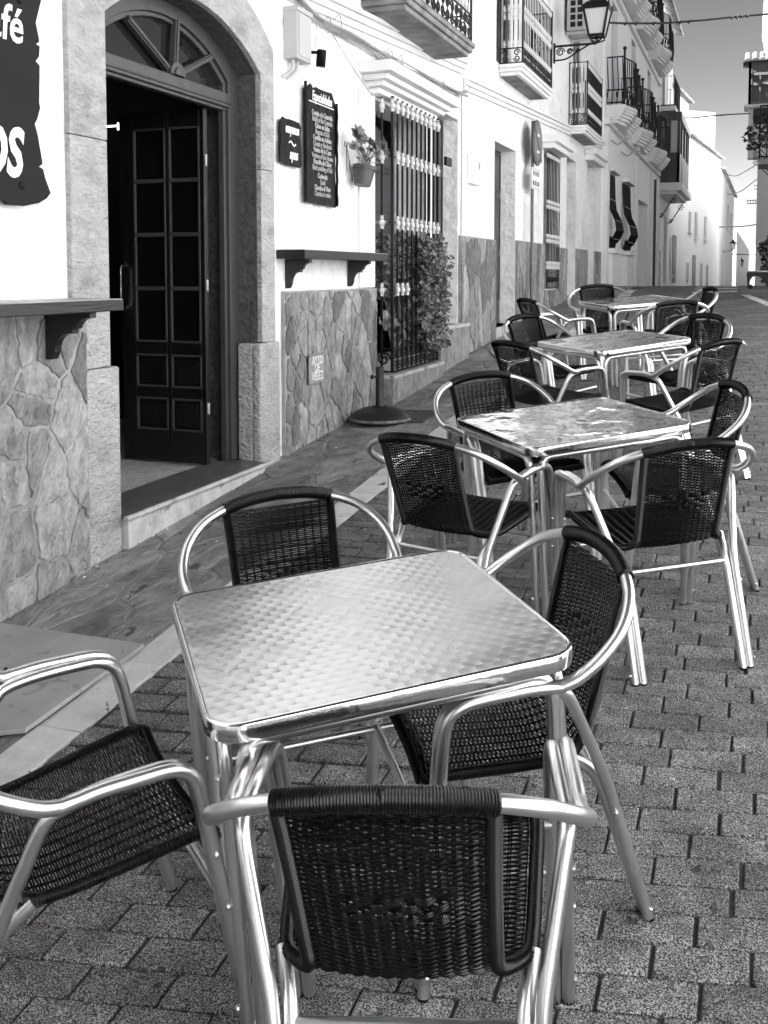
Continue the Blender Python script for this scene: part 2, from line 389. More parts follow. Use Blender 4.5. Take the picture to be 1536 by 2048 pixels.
# pavement of irregular slate
kr=random.Random(11)
for (u0,v0,w,h,s) in ((-3.0,0.6,.89,8.4,.40),(-3.0,9.0,.89,9.5,.42)):
    polys=cells(h,w,s,.62,.022,.40,kr)          # long axis along the street
    mb=stone_mesh(polys,lambda u,v,q:(u0+v,v0+u,g(u0+v,v0+u)-.012+q),h=.013,bev=.004,hv=.0025,rough=.007,step=.06,rnd=kr)
    struct(mb.build('pavement',M['flag']))
mb=MB()
for a in range(40):
    y0,y1=a*.5,(a+1)*.5; mb.add([(x,Y,g(x,Y)-.004) for x,Y in((-3.05,y0),(-2.09,y0),(-2.09,y1),(-3.05,y1))],[(0,1,2,3)])
struct(mb.build('pavement_mortar',M['flag_joint']))
# far side: right kerb strip, crossing stripes and tinted panel at the crest
mb=MB()
def strip(p,q,w):
    p=Vector(p);q=Vector(q);d=(q-p).normalized();n=Vector((-d.y,d.x))*w/2; K=8
    for k in range(K):
        a=p+(q-p)*(k/K); b=p+(q-p)*((k+1)/K)
        mb.add([(c.x,c.y,g(c.x,c.y)+.006) for c in(a-n,a+n,b+n,b-n)],[(0,1,2,3)])
strip((.42,13.6),(-.12,16.2),.13)
for k in range(3): strip((-.95,16.9+.75*k),(-.25,16.95+.75*k),.22)
struct(mb.build('painted_road_line',M['kerb']))
mb=MB(); mb.add([(x,y,g(x,y)+.004) for x,y in((-1.95,15.2),(-1.15,15.2),(-1.1,17.6),(-1.75,17.6))],[(0,1,2,3)])
struct(mb.build('smooth_road_panel',M['asphalt']))

# ================================================================ CHAIR
def arm_path(s):
    P=[(0,-.262,.777),(.08,-.257,.772),(.155,-.24,.757),(.222,-.213,.731),(.266,-.172,.694),(.287,-.118,.655),(.289,-.066,.623),(.284,-.03,.609)]
    P=spline(P,6)
    Q=fillet([(.284,-.03,.609),(.282,.03,.614),(.280,.165,.606),(.278,.202,.585),(.277,.212,.54),(.272,.282,0)],[.03,.03,.04,.04],5)
    return [Vector((p[0]*s,p[1],p[2])) for p in list(P)[:-1]+list(Q)]
def panel_uv(u,v):   # u -1..1 across, v 0..1 down the back and along the seat -> point, normal
    C=panel_uv.C; n=len(C)-1; f=max(0,min(n-1e-6,v*n)); i=int(f); t=f-i
    a=C[i]; b=C[i+1]; y,z,hw=[a[k]*(1-t)+b[k]*t for k in range(3)]
    ty,tz=b[0]-a[0],b[1]-a[1]; l=math.hypot(ty,tz); ny,nz=-tz/l,ty/l      # normal to profile
    if v<.46: bul=.020*(1-(u*u))*min(1,v/.1); dy,dz=-bul,0
    else:
        k=min(1,(v-.46)/.12)*min(1,(1.0-v)/.1+.2); dy,dz=-.02*(1-u*u)*(1-k) ,-.012*(1-u*u)*k
    return Vector((u*hw,y+dy,z+dz)),Vector((0,ny,nz))
prof=[(-.243,.748,.150),(-.228,.70,.148),(-.205,.62,.145),(-.182,.54,.143),(-.162,.475,.142),(-.147,.435,.143),(-.122,.413,.158),(-.085,.404,.190),(-.04,.404,.200),(.0,.407,.205),(.09,.417,.214),(.17,.427,.222),(.222,.431,.224),(.244,.424,.224),(.250,.408,.224)]
# resample by length
_P=spline([Vector(q) for q in prof],10); _L=[0]
for a,b in zip(_P,_P[1:]): _L.append(_L[-1]+math.hypot(b.x-a.x,b.y-a.y))
TOT=_L[-1]; panel_uv.C=[]
k=0
for i in range(121):
    s=TOT*i/120
    while k<len(_L)-2 and _L[k+1]<s: k+=1
    t=(s-_L[k])/max(1e-9,_L[k+1]-_L[k]); q=_P[k]*(1-t)+_P[k+1]*t; panel_uv.C.append((q.x,q.y,q.z))
def weave():
    mb=MB(); nst=13; st=[-.93+1.86*i/(nst-1) for i in range(nst)]
    # stakes
    for u in st:
        for dx in (-.011,.011):
            P=[]
            for i in range(0,97):
                q,n=panel_uv(u+dx,i/96*.985+.005); P.append(q)
            mb.tube(P,.0013,4,caps=False)
    pitch=.0050; rows=int(TOT/pitch)
    rn=random.Random(2)
    for r_ in range(rows):
        v=(r_+.5)/rows
        band=.205<v<.285
        P=[];seg=4
        def amp(ph): return math.sin(ph*PI)
        rj=rn.uniform(-.0006,.0006)
        for i in range((nst-1)*seg+1):
            u=st[0]+(st[-1]-st[0])*i/((nst-1)*seg)
            c=i/seg
            sign=1 if r_%2 else -1
            off=.0030*math.cos(c*PI)*sign
            if band and 2.5<c<9.5:
                k=int((v-.205)/.02); off=.0046*math.cos(c*PI)*(1 if k%2 else -1)
            q,n=panel_uv(u,v); P.append(q+n*off+Vector((0,0,rj)) )
        mb.tube(P,.0023,6,caps=False,flat=.75)
    return mb
def wound(P,r,pitch=.0042,n=9,ridge=.05):
    # resample a path and modulate the radius so that it reads as wound strand
    L_=[0]
    for a,b in zip(P,P[1:]): L_.append(L_[-1]+(Vector(b)-Vector(a)).length)
    m=int(L_[-1]/pitch*2); Q=[];rr=[];k=0
    for i in range(m+1):
        s=L_[-1]*i/m
        while k<len(L_)-2 and L_[k+1]<s: k+=1
        t=(s-L_[k])/max(1e-9,L_[k+1]-L_[k]); Q.append(Vector(P[k])*(1-t)+Vector(P[k+1])*t); rr.append(r*(1+(ridge if i%2 else -ridge)))
    return Q,rr
TR=.0132
def make_chair():
    t=thing('terrace_chair','','chair',local=True)
    t['_o']=(0,0,0)
    # outer tube loop: top rail, both arms, front legs
    full=[p for p in reversed(arm_path(-1))]+arm_path(1)[1:]
    mb=MB(); mb.tube(full,TR,12); mb.build('arm_loop',M['alu'],t,smooth=True)
    for s in(-1,1):
        mb=MB(); I=.0262   # second tube: rear leg, under the arm, inner front leg
        path=fillet([(.204,-.248,0),(.203,-.155,.35),(.260,-.052,.585),(.264,-.02,.596),(.258,.05,.604),(.2545,.165,.600),(.2525,.200,.580),(.251,.213,.54),(.246,.282,0)],[.06,.04,.03,.05,.03,.04,.04],5)
        mb.tube([(p.x*s,p.y,p.z) for p in path],TR,12); mb.build('side_leg_tube',M['alu'],t,smooth=True)
        mb=MB(); path=fillet([(.177,-.250,0),(.176,-.150,.345),(.199,-.075,.404)],[.05],6)
        mb.tube([(p.x*s,p.y,p.z) for p in path],TR,12); mb.build('rear_leg',M['alu'],t,smooth=True)
        mb=MB()
        for a in ((.177,-.245,.03),(.176,-.172,.27)):
            mb.lathe([(.0045,0),(.0045,.004),(.002,.006)],((a[0]+.041)*s,a[1],a[2]),8,(s,0,0))
        for z,y_ in((.42,.228),(.31,.242),(.05,.276)):
            xx=.277-(.54-z)/.54*.005+TR-.001
            mb.lathe([(.005,0),(.005,.004),(.0025,.006)],(xx*s,y_,z),8,(s,0,0))
        split_build(mb,'bolt',M['bolt'],t,smooth=True)
        mb=MB()
        for f in((.204,-.248),(.177,-.25),(.272,.282),(.246,.282)): mb.lathe([(TR*.92,-.002),(TR*1.03,0),(TR*1.03,.006)],(f[0]*s,f[1],-.002),10)
        split_build(mb,'foot_cap',M['black'],t,smooth=True)
    mb=MB(); mb.tube([(-.172,-.150,.335),(.172,-.150,.335)],.0095,10); mb.build('rear_stretcher',M['alu'],t,smooth=True)
    mb=MB(); mb.tube([(-.246,.247,.30),(.246,.247,.30)],.0095,10); mb.tube([(-.25,.222,.413),(.25,.222,.413)],.0095,10); split_build(mb,'front_stretcher',M['alu'],t,smooth=True)
    # wound top rail
    AP=[Vector((-p.x,p.y,p.z)) for p in reversed(arm_path(1)) if p.x<=.158 and p.z>.7][:-1]+[p for p in arm_path(1) if p.x<=.158 and p.z>.7]
    Q,rr=wound(AP,.0185,.0045,10,.035); rr[0]=rr[-1]=.0165
    mb=MB(); mb.tube(Q,rr,12); mb.build('wound_top_rail',M['wrap'],t,smooth=True)
    mb=weave(); mb.build('woven_seat_and_back',M['wicker'],t,smooth=True)
    mb=MB()
    for s in(-1,1):
        P=[panel_uv(s,i/80)[0]+Vector((0,0,0)) for i in range(81)]
        Q,rr=wound(P,.0118,.0042,8,.06); mb.tube(Q,rr,9)
    P=[panel_uv(-1+2*i/24,.985)[0] for i in range(25)]; Q,rr=wound(P,.0125,.0042,8,.06); mb.tube(Q,rr,9)
    mb.build('wound_frame',M['wrap'],t,smooth=True)
    return t
def clone(o,parent=None):
    c=o.copy(); COL.objects.link(c)
    if parent: c.parent=parent
    for ch in list(o.children): clone(ch,c)
    return c
def place(o,x,y,a,dz=0,tilt=(0,0)):
    n=gn(x,y); fw=Vector((-math.sin(a),math.cos(a),0)); fw=(fw-n*fw.dot(n)).normalized(); r=fw.cross(n)
    m=Matrix((r,fw,n)).transposed().to_4x4(); m.translation=Vector((x,y,g(x,y)+.003+dz)); o.matrix_world=m
chair0=make_chair(); used=[False]
CH_=[ # x,y,deg,label
(-1.084,2.327,216.8,'wicker chair behind the big front table, its back towards the café doorway'),
(-1.245,1.530,-39.0,'wicker chair cropped by the left edge, arms and seat only, by the grey metal plate'),
(-.5026,2.151,123.7,'wicker chair tucked sideways under the right edge of the front table'),
(-.4979,1.5046,15.2,'foreground wicker chair seen from behind, closest to the viewer at the bottom'),
(-.2859,3.475,31.7,'wicker chair at the right front of the second table, full back towards the viewer'),
(-.9935,3.474,-15.3,'wicker chair at the left front of the second table, sky glinting through its back'),
(-.9953,4.269,221.9,'wicker chair on the far left of the second table, beside the round parasol base'),
(-.2659,4.143,109.9,'wicker chair on the far right of the second table, side on with narrow back'),
(-1.1216,5.696,-34.8,'wicker chair at the left front corner of the third table'),
(-1.2728,6.673,239.6,'wicker chair on the far left of the third table, facing right to it'),
(-.3225,5.636,51.7,'wicker chair at the right front of the third table, light through its woven back'),
(-.4158,6.471,136.4,'wicker chair on the far right of the third table, facing the viewer'),
(-1.5357,8.147,-48.6,'wicker chair left of the farthest table, its long bent arm towards the viewer'),
(-1.2432,8.956,201.2,'wicker chair behind the left side of the farthest table'),
(-.6079,7.781,25.5,'wicker chair at the near right of the farthest table'),
(-.5328,8.464,111.1,'wicker chair right of the farthest table, last chair before the empty street'),
]
for i,(x,y,a,lab) in enumerate(CH_):
    o=chair0 if i==0 else clone(chair0)
    o['label']=lab; o['group']='wicker and aluminium chairs around the terrace tables'; place(o,x,y,R(a))
# ================================================================ TABLE
def rrect(w,d,r,n=7):
    out=[]
    for cx,cy,a0 in((w/2-r,d/2-r,0),(-w/2+r,d/2-r,90),(-w/2+r,-d/2+r,180),(w/2-r,-d/2+r,270)):
        for k in range(n+1):
            a=R(a0+90*k/n); out.append((cx+r*math.cos(a),cy+r*math.sin(a)))
    return out
TW,TD,THT=.738,.664,.685
def make_table(topm,label):
    t=thing('terrace_table',label,'table',group='square metal topped tables in a row',local=True)
    # rim
    mb=MB(); rings=[(0,-.028,-.004),(0,-.030,0),(0,-.004,.001),(0,-.0012,-.001),(0,0,-.004),(0,0,-.010),(0,-.0018,-.013)]
    prof=[(-.010,-.036),(0,-.035),(.0012,-.031),(.0012,-.004),(-.001,-.001),(-.004,0),(-.008,0),(-.010,-.0022)]
    n=len(rrect(TW,TD,.068)); vs=[];fs=[]
    for off,dz in prof:
        vs+=[(p[0],p[1],THT+dz) for p in rrect(TW+2*off,TD+2*off,.068+off)]
    for j in range(len(prof)-1):
        for k in range(n): fs.append((j*n+k,j*n+(k+1)%n,(j+1)*n+(k+1)%n,(j+1)*n+k))
    mb.add(vs,fs); mb.build('rim',M['rim'],t,smooth=True)
    mb=MB(); ring=[(p[0],p[1],THT-.0022) for p in rrect(TW-.018,TD-.018,.060)]
    mb.add(ring,[tuple(range(len(ring)))]); ring=[(p[0],p[1],THT-.026) for p in rrect(TW-.018,TD-.018,.060)]
    mb.add(ring,[tuple(range(len(ring)))[::-1]]); mb.build('tabletop',topm,t)
    r=.0135; zt=THT-.049
    ax,ay=TW/2-.045,TD/2-.045
    for sx in(-1,1):
        for sy in(-1,1):
            mb=MB()
            P=fillet([((ax-.11)*sx,(ay+.012)*sy,zt),((ax-.012)*sx,(ay+.012)*sy,zt),((ax-.012)*sx,(ay+.012)*sy,0)],[.075],8); mb.tube(P,r,12)
            P=fillet([((ax+.014)*sx,(ay-.11)*sy,zt),((ax+.014)*sx,(ay-.012)*sy,zt),((ax+.014)*sx,(ay-.012)*sy,0)],[.075],8); mb.tube(P,r,12)
            mb.build('leg',M['alu'],t,smooth=True)
    mb=MB()
    for s in(-1,1):
        mb.tube([(-(ax-.11),(ay+.012)*s,zt),((ax-.11),(ay+.012)*s,zt)],r,12,caps=False)
        mb.tube([((ax+.014)*s,-(ay-.11),zt),((ax+.014)*s,(ay-.11),zt)],r,12,caps=False)
    split_build(mb,'apron_rail',M['alu'],t,smooth=True)
    mb=MB()
    for sx in(-1,1):
        for sy in(-1,1):
            for z in(.56,.1): mb.lathe([(.006,0),(.006,.004),(.003,.007)],((ax+.014)*sx+r*sx,(ay-.012)*sy,z),8,(sx,0,0))
    split_build(mb,'bolt',M['bolt'],t,smooth=True)
    return t
T_=[(-.768,1.9745,38.7,'big front table with swirl-brushed metal top, nearest the viewer',0),
(-.660,3.971,41.4,'second metal table from the front, bright wavy reflections on its top',1),
(-.795,6.256,47.4,'third metal table from the front, small in the middle of the row',1),
(-.9626,8.701,33.9,'farthest metal table, smallest in the row',1)]
tb=[make_table(M['top'],T_[0][3]),make_table(M['top_b'],T_[1][3])]; tb+= [clone(tb[1]),clone(tb[1])]
for o,(x,y,a,l,k) in zip(tb,T_): o['label']=l; place(o,x,y,R(a))
# ================================================================ small street things
# grey plate lying on the pavement, with bolt
t=thing('metal_base_plate','flat grey metal plate with an upright bolt lying on the slate pavement, bottom left','base plate',(-2.35,2.65,g(-2.35,2.65)))
mb=MB(); zz=lambda x,y:g(x,y)+.012
poly=[(-2.78,3.02),(-2.085,2.99),(-2.10,2.375),(-2.18,2.335),(-2.80,2.20)]
mb.prism([(x,y,zz(x,y)) for x,y in poly][::-1],(0,0,.016)); mb.build('plate',M['steel'],t,bevel=.002)
q=AZ(12,1362,g(-2.6,2.7)+.03); mb=MB(); mb.lathe([(.022,0),(.022,.004),(.012,.005),(.0065,.006),(.0065,.05),(.005,.052)],(q.x,q.y,g(q.x,q.y)+.026),12); mb.build('bolt',M['black'],t,smooth=True)
# parasol base
c=Vector((-2.62,6.82,g(-2.62,6.82)))
t=thing('parasol_base','round dark iron parasol base with upright sleeve and chipped rim, by the stone wall','parasol base',tuple(c))
mb=MB(); rb=.235
mb.lathe([(rb-.02,0),(rb,.012),(rb+.002,.022),(rb-.004,.034),(rb-.02,.050),(rb*.8,.074),(rb*.6,.094),(rb*.42,.106),(rb*.28,.112)],c,48); mb.build('base',M['parasol'],t,smooth=True)
mb=MB(); mb.lathe([(rb+.001,.012),(rb+.005,.018),(rb+.005,.026),(rb-.001,.033)],c,48); mb.build('worn_rim',M['rust'],t,smooth=True)
mb=MB(); mb.lathe([(.055,.108),(.055,.116),(.033,.120),(.031,.124),(.031,.41),(.027,.412)],c,24); mb.build('sleeve',M['parasol'],t,smooth=True)
mb=MB(); k=c+Vector((-.01,-.03,.34)); mb.tube([k,k+Vector((-.03,-.035,0))],.007,8); mb.lathe([(.016,0),(.018,.004),(.018,.014),(.01,.018)],k+Vector((-.02,-.03,0)),8,(-.6,-.7,0)); mb.build('locking_knob',M['black'],t,smooth=True)
# drain cover
mb=MB(); cx,cy=-2.43,6.98
def gp(u,v,h):
    x=cx+u;y=cy+v; return (x,y,g(x,y)+h)
for (a,b,c_,d) in((-.17,-.2,.17,-.18),(-.17,.18,.17,.2),(-.17,-.18,-.15,.18),(.15,-.18,.17,.18)):
    mb.prism([gp(a,b,.004),gp(c_,b,.004),gp(c_,d,.004),gp(a,d,.004)],(0,0,.008))
mb.prism([gp(-.15,-.18,.003),gp(.15,-.18,.003),gp(.15,.18,.003),gp(-.15,.18,.003)],(0,0,.004))
for i in range(8):
    for j in range(9):
        if (i+j)%2: mb.prism([gp(-.13+.034*i,-.155+.036*j,.006),gp(-.108+.034*i,-.155+.036*j,.006),gp(-.108+.034*i,-.135+.036*j,.006),gp(-.13+.034*i,-.135+.036*j,.006)],(0,0,.005))
tag(mb.build('manhole_cover',mat('cast_iron_cover',.07,.55,vary=.3,vscale=30),origin=(cx,cy,g(cx,cy))),'small studded cast iron cover set in the pavement beside the parasol base','manhole cover')

# grit, butts and leaf scraps along the kerb and the wall foot
rd=random.Random(21); mb=MB()
for k in range(150):
    if k%3==0: x,y=rd.uniform(-2.14,-2.09),rd.uniform(1.9,9)
    elif k%3==1: x,y=rd.uniform(-2.86,-2.80),rd.uniform(3,9)
    else: x,y=rd.uniform(-2.8,.1),rd.uniform(1.5,7)
    L_=rd.uniform(.004,.012); a=rd.uniform(0,PI); d=Vector((math.cos(a),math.sin(a),rd.uniform(0,.3)))*L_; s_=Vector((-d.y,d.x,0))*rd.uniform(.3,.8); c=Vector((x,y,g(x,y)+.0035))
    mb.add([c-d,c+s_,c+d,c-s_,c+Vector((0,0,L_*.7))],[(0,1,4),(1,2,4),(2,3,4),(3,0,4)])
struct(mb.build('street_grit',mat('grit',.35,.8,island=.9)),'stuff')
# ================================================================ BUILDINGS
WX=-2.9
def facade(mb,Y0,Y1,Z0,Z1,X,holes=(),flip=False):
    ys=sorted({Y0,Y1,*[h[0] for h in holes],*[h[1] for h in holes]}); zs=sorted({Z0,Z1,*[h[2] for h in holes],*[h[3] for h in holes]})
    for a,b in zip(ys,ys[1:]):
        for c,d in zip(zs,zs[1:]):
            my,mz=(a+b)/2,(c+d)/2
            if any(h[0]<my<h[1] and h[2]<mz<h[3] for h in holes): continue
            mb.add([(X,a,c),(X,b,c),(X,b,d),(X,a,d)],[(0,1,2,3)])
    for h in holes:
        a,b,c,d,dp=h[:5]
        mb.add([(X,a,c),(X-dp,a,c),(X-dp,a,d),(X,a,d)],[(0,1,2,3)]); mb.add([(X,b,c),(X,b,d),(X-dp,b,d),(X-dp,b,c)],[(0,1,2,3)])
        mb.add([(X,a,d),(X-dp,a,d),(X-dp,b,d),(X,b,d)],[(0,1,2,3)]); mb.add([(X,a,c),(X,b,c),(X-dp,b,c),(X-dp,a,c)],[(0,1,2,3)])
def body(mb,Y0,Y1,Z0,Z1,X,back=-9):
    mb.add([(X,Y0,Z0),(X,Y0,Z1),(back,Y0,Z1),(back,Y0,Z0)],[(0,1,2,3)]); mb.add([(X,Y1,Z0),(back,Y1,Z0),(back,Y1,Z1),(X,Y1,Z1)],[(0,1,2,3)])
    mb.add([(X,Y0,Z1),(X,Y1,Z1),(back,Y1,Z1),(back,Y0,Z1)],[(0,1,2,3)]); mb.add([(back,Y0,Z0),(back,Y0,Z1),(back,Y1,Z1),(back,Y1,Z0)],[(0,1,2,3)])
def arc(yl,yr,zs,za,n=18):
    w=(yr-yl)/2; h=za-zs; r=(w*w+h*h)/(2*h); cy=(yl+yr)/2; cz=za-r; a=math.asin(w/r)
    return [(cy+r*math.sin(-a+2*a*i/n),cz+r*math.cos(-a+2*a*i/n)) for i in range(n+1)]
def band(mb,inner,outer,x0,x1):     # quads between two equally long polylines (y,z), extruded in x
    for i in range(len(inner)-1):
        q=[inner[i],inner[i+1],outer[i+1],outer[i]]
        mb.prism([(x0,y,z) for y,z in q],(x1-x0,0,0))
def strip_solid(mb,inner,outer,x0,x1): # one clean solid
    n=len(inner); vs=[(x,y,z) for x in(x0,x1) for L_ in(inner,outer) for y,z in L_]
    fs=[]
    for i in range(n-1):
        fs+=[(i,i+1,n+i+1,n+i),(2*n+i,3*n+i,3*n+i+1,2*n+i+1),(i,2*n+i,2*n+i+1,i+1),(n+i,n+i+1,3*n+i+1,3*n+i)]
    fs+=[(0,n,3*n,2*n),(n-1,3*n-1,4*n-1,2*n-1)]
    mb.add(vs,fs)
def clad_part(Y0,Y1,ztop,parent,X=WX,size=.22,asp=1.5,seed=1,zb=None):
    kr=random.Random(seed); zb=zb if zb is not None else g(X,Y0)-.1
    mb=MB(); mb.box((X+.002,Y0,zb),(X+.026,Y1,ztop)); mb.build('mortar_backing',M['clad_joint'],parent)
    polys=cells(Y1-Y0-.02,ztop-zb-.015,size,asp,.020,.55,kr)
    mb=stone_mesh(polys,lambda u,v,q:(X+.026+q,Y0+.01+u,zb+v),h=.009,bev=.004,hv=.003,rough=.009,step=.025,rnd=kr); mb.build('stone_cladding',M['clad'],parent)
def knob(mb,p,h=.07,r=.017,ax=(0,0,1)):
    mb.lathe([(r*.6,-h/2),(r*.75,-h*.42),(r*.6,-h*.3),(r,-h*.22),(r*1.15,-h*.05),(r,h*.1),(r*.6,h*.18),(r*.8,h*.28),(r*.55,h*.36),(r*.65,h*.5)],p,8,ax)
def scroll(mb,c,e1,e2,r,w=.004,turns=1.4,n=16):
    P=[Vector(c)+Vector(e1)*(r*(1-.75*i/n)*math.cos(2*PI*turns*i/n))+Vector(e2)*(r*(1-.75*i/n)*math.sin(2*PI*turns*i/n)) for i in range(n+1)]
    mb.tube(P,w,5)
def railing(parent,Y0,Y1,X,Xw,z0,h,panel=.17,nb=16,ns=4,knobs=True,m='black'):
    mb=MB(); r=.0065
    for z in (z0,z0+panel,z0+h):
        mb.beam((Xw,Y0,z),(X,Y0,z),.018,.012); mb.beam((X,Y0,z),(X,Y1,z),.018,.012); mb.beam((X,Y1,z),(Xw,Y1,z),.018,.012)
    for y in(Y0,Y1): mb.tube([(X,y,z0),(X,y,z0+h+.02)],.012,8); mb.tube([(Xw+.01,y,z0),(Xw+.01,y,z0+h)],.008,6)
    B=[(X,Y0+(Y1-Y0)*(i+1)/(nb+1)) for i in range(nb)]+[(Xw+(X-Xw)*(i+1)/(ns+1),y) for i in range(ns) for y in(Y0,Y1)]
    for x,y in B: mb.tube([(x,y,z0+panel),(x,y,z0+h)],r,6)
    # scroll work in the lower panel
    n=int((Y1-Y0)/(panel*.55))
    for i in range(n):
        y=Y0+(Y1-Y0)*(i+.5)/n; s=1 if i%2 else -1
        scroll(mb,(X,y,z0+panel*.70),(0,s,0),(0,0,1),panel*.24,.007); scroll(mb,(X,y,z0+panel*.30),(0,-s,0),(0,0,-1),panel*.24,.007); mb.tube([(X,y,z0),(X,y,z0+panel)],.005,5)
    n=max(2,int((X-Xw)/(panel*.6)))
    for y in(Y0,Y1):
        for i in range(n):
            x=Xw+(X-Xw)*(i+.5)/n; s=1 if i%2 else -1
            scroll(mb,(x,y,z0+panel*.70),(s,0,0),(0,0,1),panel*.24,.007); scroll(mb,(x,y,z0+panel*.30),(-s,0,0),(0,0,-1),panel*.24,.007)
    rl=mb.build('balcony_railing',M[m],parent)
    if knobs:
        mb=MB()
        for x,y in B:
            for t in(.06,.45,.56,.95): knob(mb,(x,y,z0+panel+(h-panel)*t),.08,.016)
        split_build(mb,'railing_collar',M['porcelain'],rl,smooth=True)
    return rl
def slab(parent,Y0,Y1,X,z0,th,m='trim'):
    mb=MB()
    mb.box((WX,Y0+.05,z0),(X-.05,Y1-.05,z0+th*.35)); mb.box((WX,Y0+.02,z0+th*.3),(X-.02,Y1-.02,z0+th*.7)); mb.box((WX,Y0,z0+th*.65),(X,Y1,z0+th))
    s_=mb.build('balcony_slab',M[m],parent,bevel=.012)
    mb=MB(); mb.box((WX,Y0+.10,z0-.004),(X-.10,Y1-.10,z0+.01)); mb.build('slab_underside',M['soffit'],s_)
    return s_
def louvre(parent,Y0,Y1,z0,z1,X,dp=.05):
    mb=MB(); mb.box((X-.04,Y0,z0),(X,Y0+.05,z1)); mb.box((X-.04,Y1-.05,z0),(X,Y1,z1)); mb.box((X-.04,(Y0+Y1)/2-.03,z0),(X+.003,(Y0+Y1)/2+.03,z1))
    z=z0
    while z<z1: 
        for a,b in((Y0+.05,(Y0+Y1)/2-.03),((Y0+Y1)/2+.03,Y1-.05)): mb.add([(X-.03,a,z+.035),(X-.03,b,z+.035),(X,b,z),(X,a,z)],[(0,1,2,3)])
        z+=.04
    mb.box((X-.05,Y0+.01,z0),(X-.042,Y1-.01,z1))
    return mb.build('louvred_shutter',M['louver'],parent)
def panel_door(parent,Y0,Y1,z0,z1,X,m='wood_frame',rows=(.12,.42,.75,1),archd=False):
    mb=MB(); mb.box((X-.05,Y0,z0),(X,Y1,z1)); H_=z1-z0; mid=(Y0+Y1)/2
    for a,b in((Y0+.05,mid-.03),(mid+.03,Y1-.05)):
        for r0,r1 in zip(rows,rows[1:]):
            za,zb=z0+H_*r0+.03,z0+H_*r1-.04
            for q in((a,b,za,za+.02),(a,b,zb-.02,zb),(a,a+.02,za,zb),(b-.02,b,za,zb)): mb.box((X+.001,q[0],q[2]),(X+.016,q[1],q[3]))
            mb.box((X+.001,a+.05,za+.05),(X+.010,b-.05,zb-.05))
    mb.box((X+.001,mid-.015,z0),(X+.022,mid+.015,z1))
    return mb.build('door',M[m],parent,bevel=.003)
def tiles(parent,p0,p1,out,slope,n,rad=.09,length=.5,name='roof_tiles'):
    mb=MB(); p0=Vector(p0);p1=Vector(p1);o=Vector(out).normalized();up=(o*-math.cos(slope)+Vector((0,0,math.sin(slope)))); d=(p1-p0).normalized()
    for i in range(n):
        c=p0+(p1-p0)*((i+.5)/n)
        for row in range(3):
            a=c-up*(length*.02)+up*(length*row*.33)+Vector((0,0,.012*row)); vs=[]
            nrm=d.cross(up).normalized(); nrm=nrm if nrm.z>0 else -nrm
            for q,rr in((0,rad),(1,rad*.8)):
                for k in range(7):
                    an=PI*k/6; vs.append(a+up*(q*length*.38)+d*(math.cos(an)*rr*.55*((p1-p0).length/n/(2*rad*.55)))*.95+nrm*(math.sin(an)*rr*.75))
            mb.add(vs,[(k,k+1,8+k,7+k) for k in range(6)]+[tuple(range(7))])
    return mb.build(name,M['tile'],parent)

# ---------------------------------------------------------------- CAFE BUILDING
t=thing('cafe_building','white café building with stone arched doorway and slate-clad lower wall, nearest on the left','building',(WX,4.7,.3)); cafe=t
holes=[(3.66,5.56,-.3,3.30,.02),(7.42,8.72,.745,2.98,.30),(8.95,9.82,1.05,3.16,.17)]
mb=MB(); facade(mb,-7,9.95,-1,7.2,WX,holes); body(mb,-7,9.95,-1,7.2,WX); mb.build('wall',M['plaster'],t)
IN=[(3.88,-.1),(3.88,2.0)]+arc(3.88,5.42,2.80,3.06)+[(5.42,2.0),(5.42,-.1)]
OUT=[(3.61,-.1),(3.61,2.0)]+arc(3.61,5.60,2.98,3.36)+[(5.60,2.0),(5.60,-.1)]
REC=[(3.57,-.1),(3.57,2.0)]+[(3.57+2.10*i/18,3.42) for i in range(19)]+[(5.67,2.0),(5.67,-.1)]
mb=MB(); strip_solid(mb,OUT,REC,-2.94,-2.897); mb.build('arch_spandrel',M['plaster'],t)
# stone ring in blocks
def sub(lst,i,j): return lst[i:j+1]
def cut(zlo,zhi,yi,yo): return [(yi,zlo),(yi,zhi)],[(yo,zlo),(yo,zhi)]
srd=None
for k,(a,b) in enumerate([((3.88,1.13,2.20),(3.61,0,0)),((5.42,1.14,2.22),(5.60,0,0))]):
    mb=MB(); i_,o_=cut(a[1],a[2]-.004,a[0],b[0]); strip_solid(mb,i_,o_,-2.905,-2.868); mb.build('door_jamb_stone',M['jamb'],t,bevel=.006)
ai=[(3.88,2.20)]+arc(3.88,5.42,2.80,3.06,18)+[(5.42,2.22)]; ao=[(3.61,2.20)]+arc(3.61,5.60,2.98,3.36,18)+[(5.60,2.22)]
for a,b in((0,4),(4,9),(9,11),(11,16),(16,20)):
    mb=MB(); strip_solid(mb,ai[a:b+1],ao[a:b+1],-2.905,-2.868); mb.build('arch_stone',M['jamb'],t,bevel=.003)
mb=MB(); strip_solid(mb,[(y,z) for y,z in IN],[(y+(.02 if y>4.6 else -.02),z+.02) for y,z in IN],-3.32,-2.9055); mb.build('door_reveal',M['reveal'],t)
for (y0,y1,zt) in((3.640,3.935,1.126),(5.368,5.645,1.135)):
    mb=MB(); mb.box((-2.915,y0,-.1),(-2.859,y1,zt)); 
    if y0<4: mb.box((-3.14,3.885,-.1),(-2.916,3.934,zt))
    else: mb.box((-3.02,5.370,-.1),(-2.916,5.415,zt))
    mb.build('jamb_pedestal',M['jamb'],t,bevel=.012)
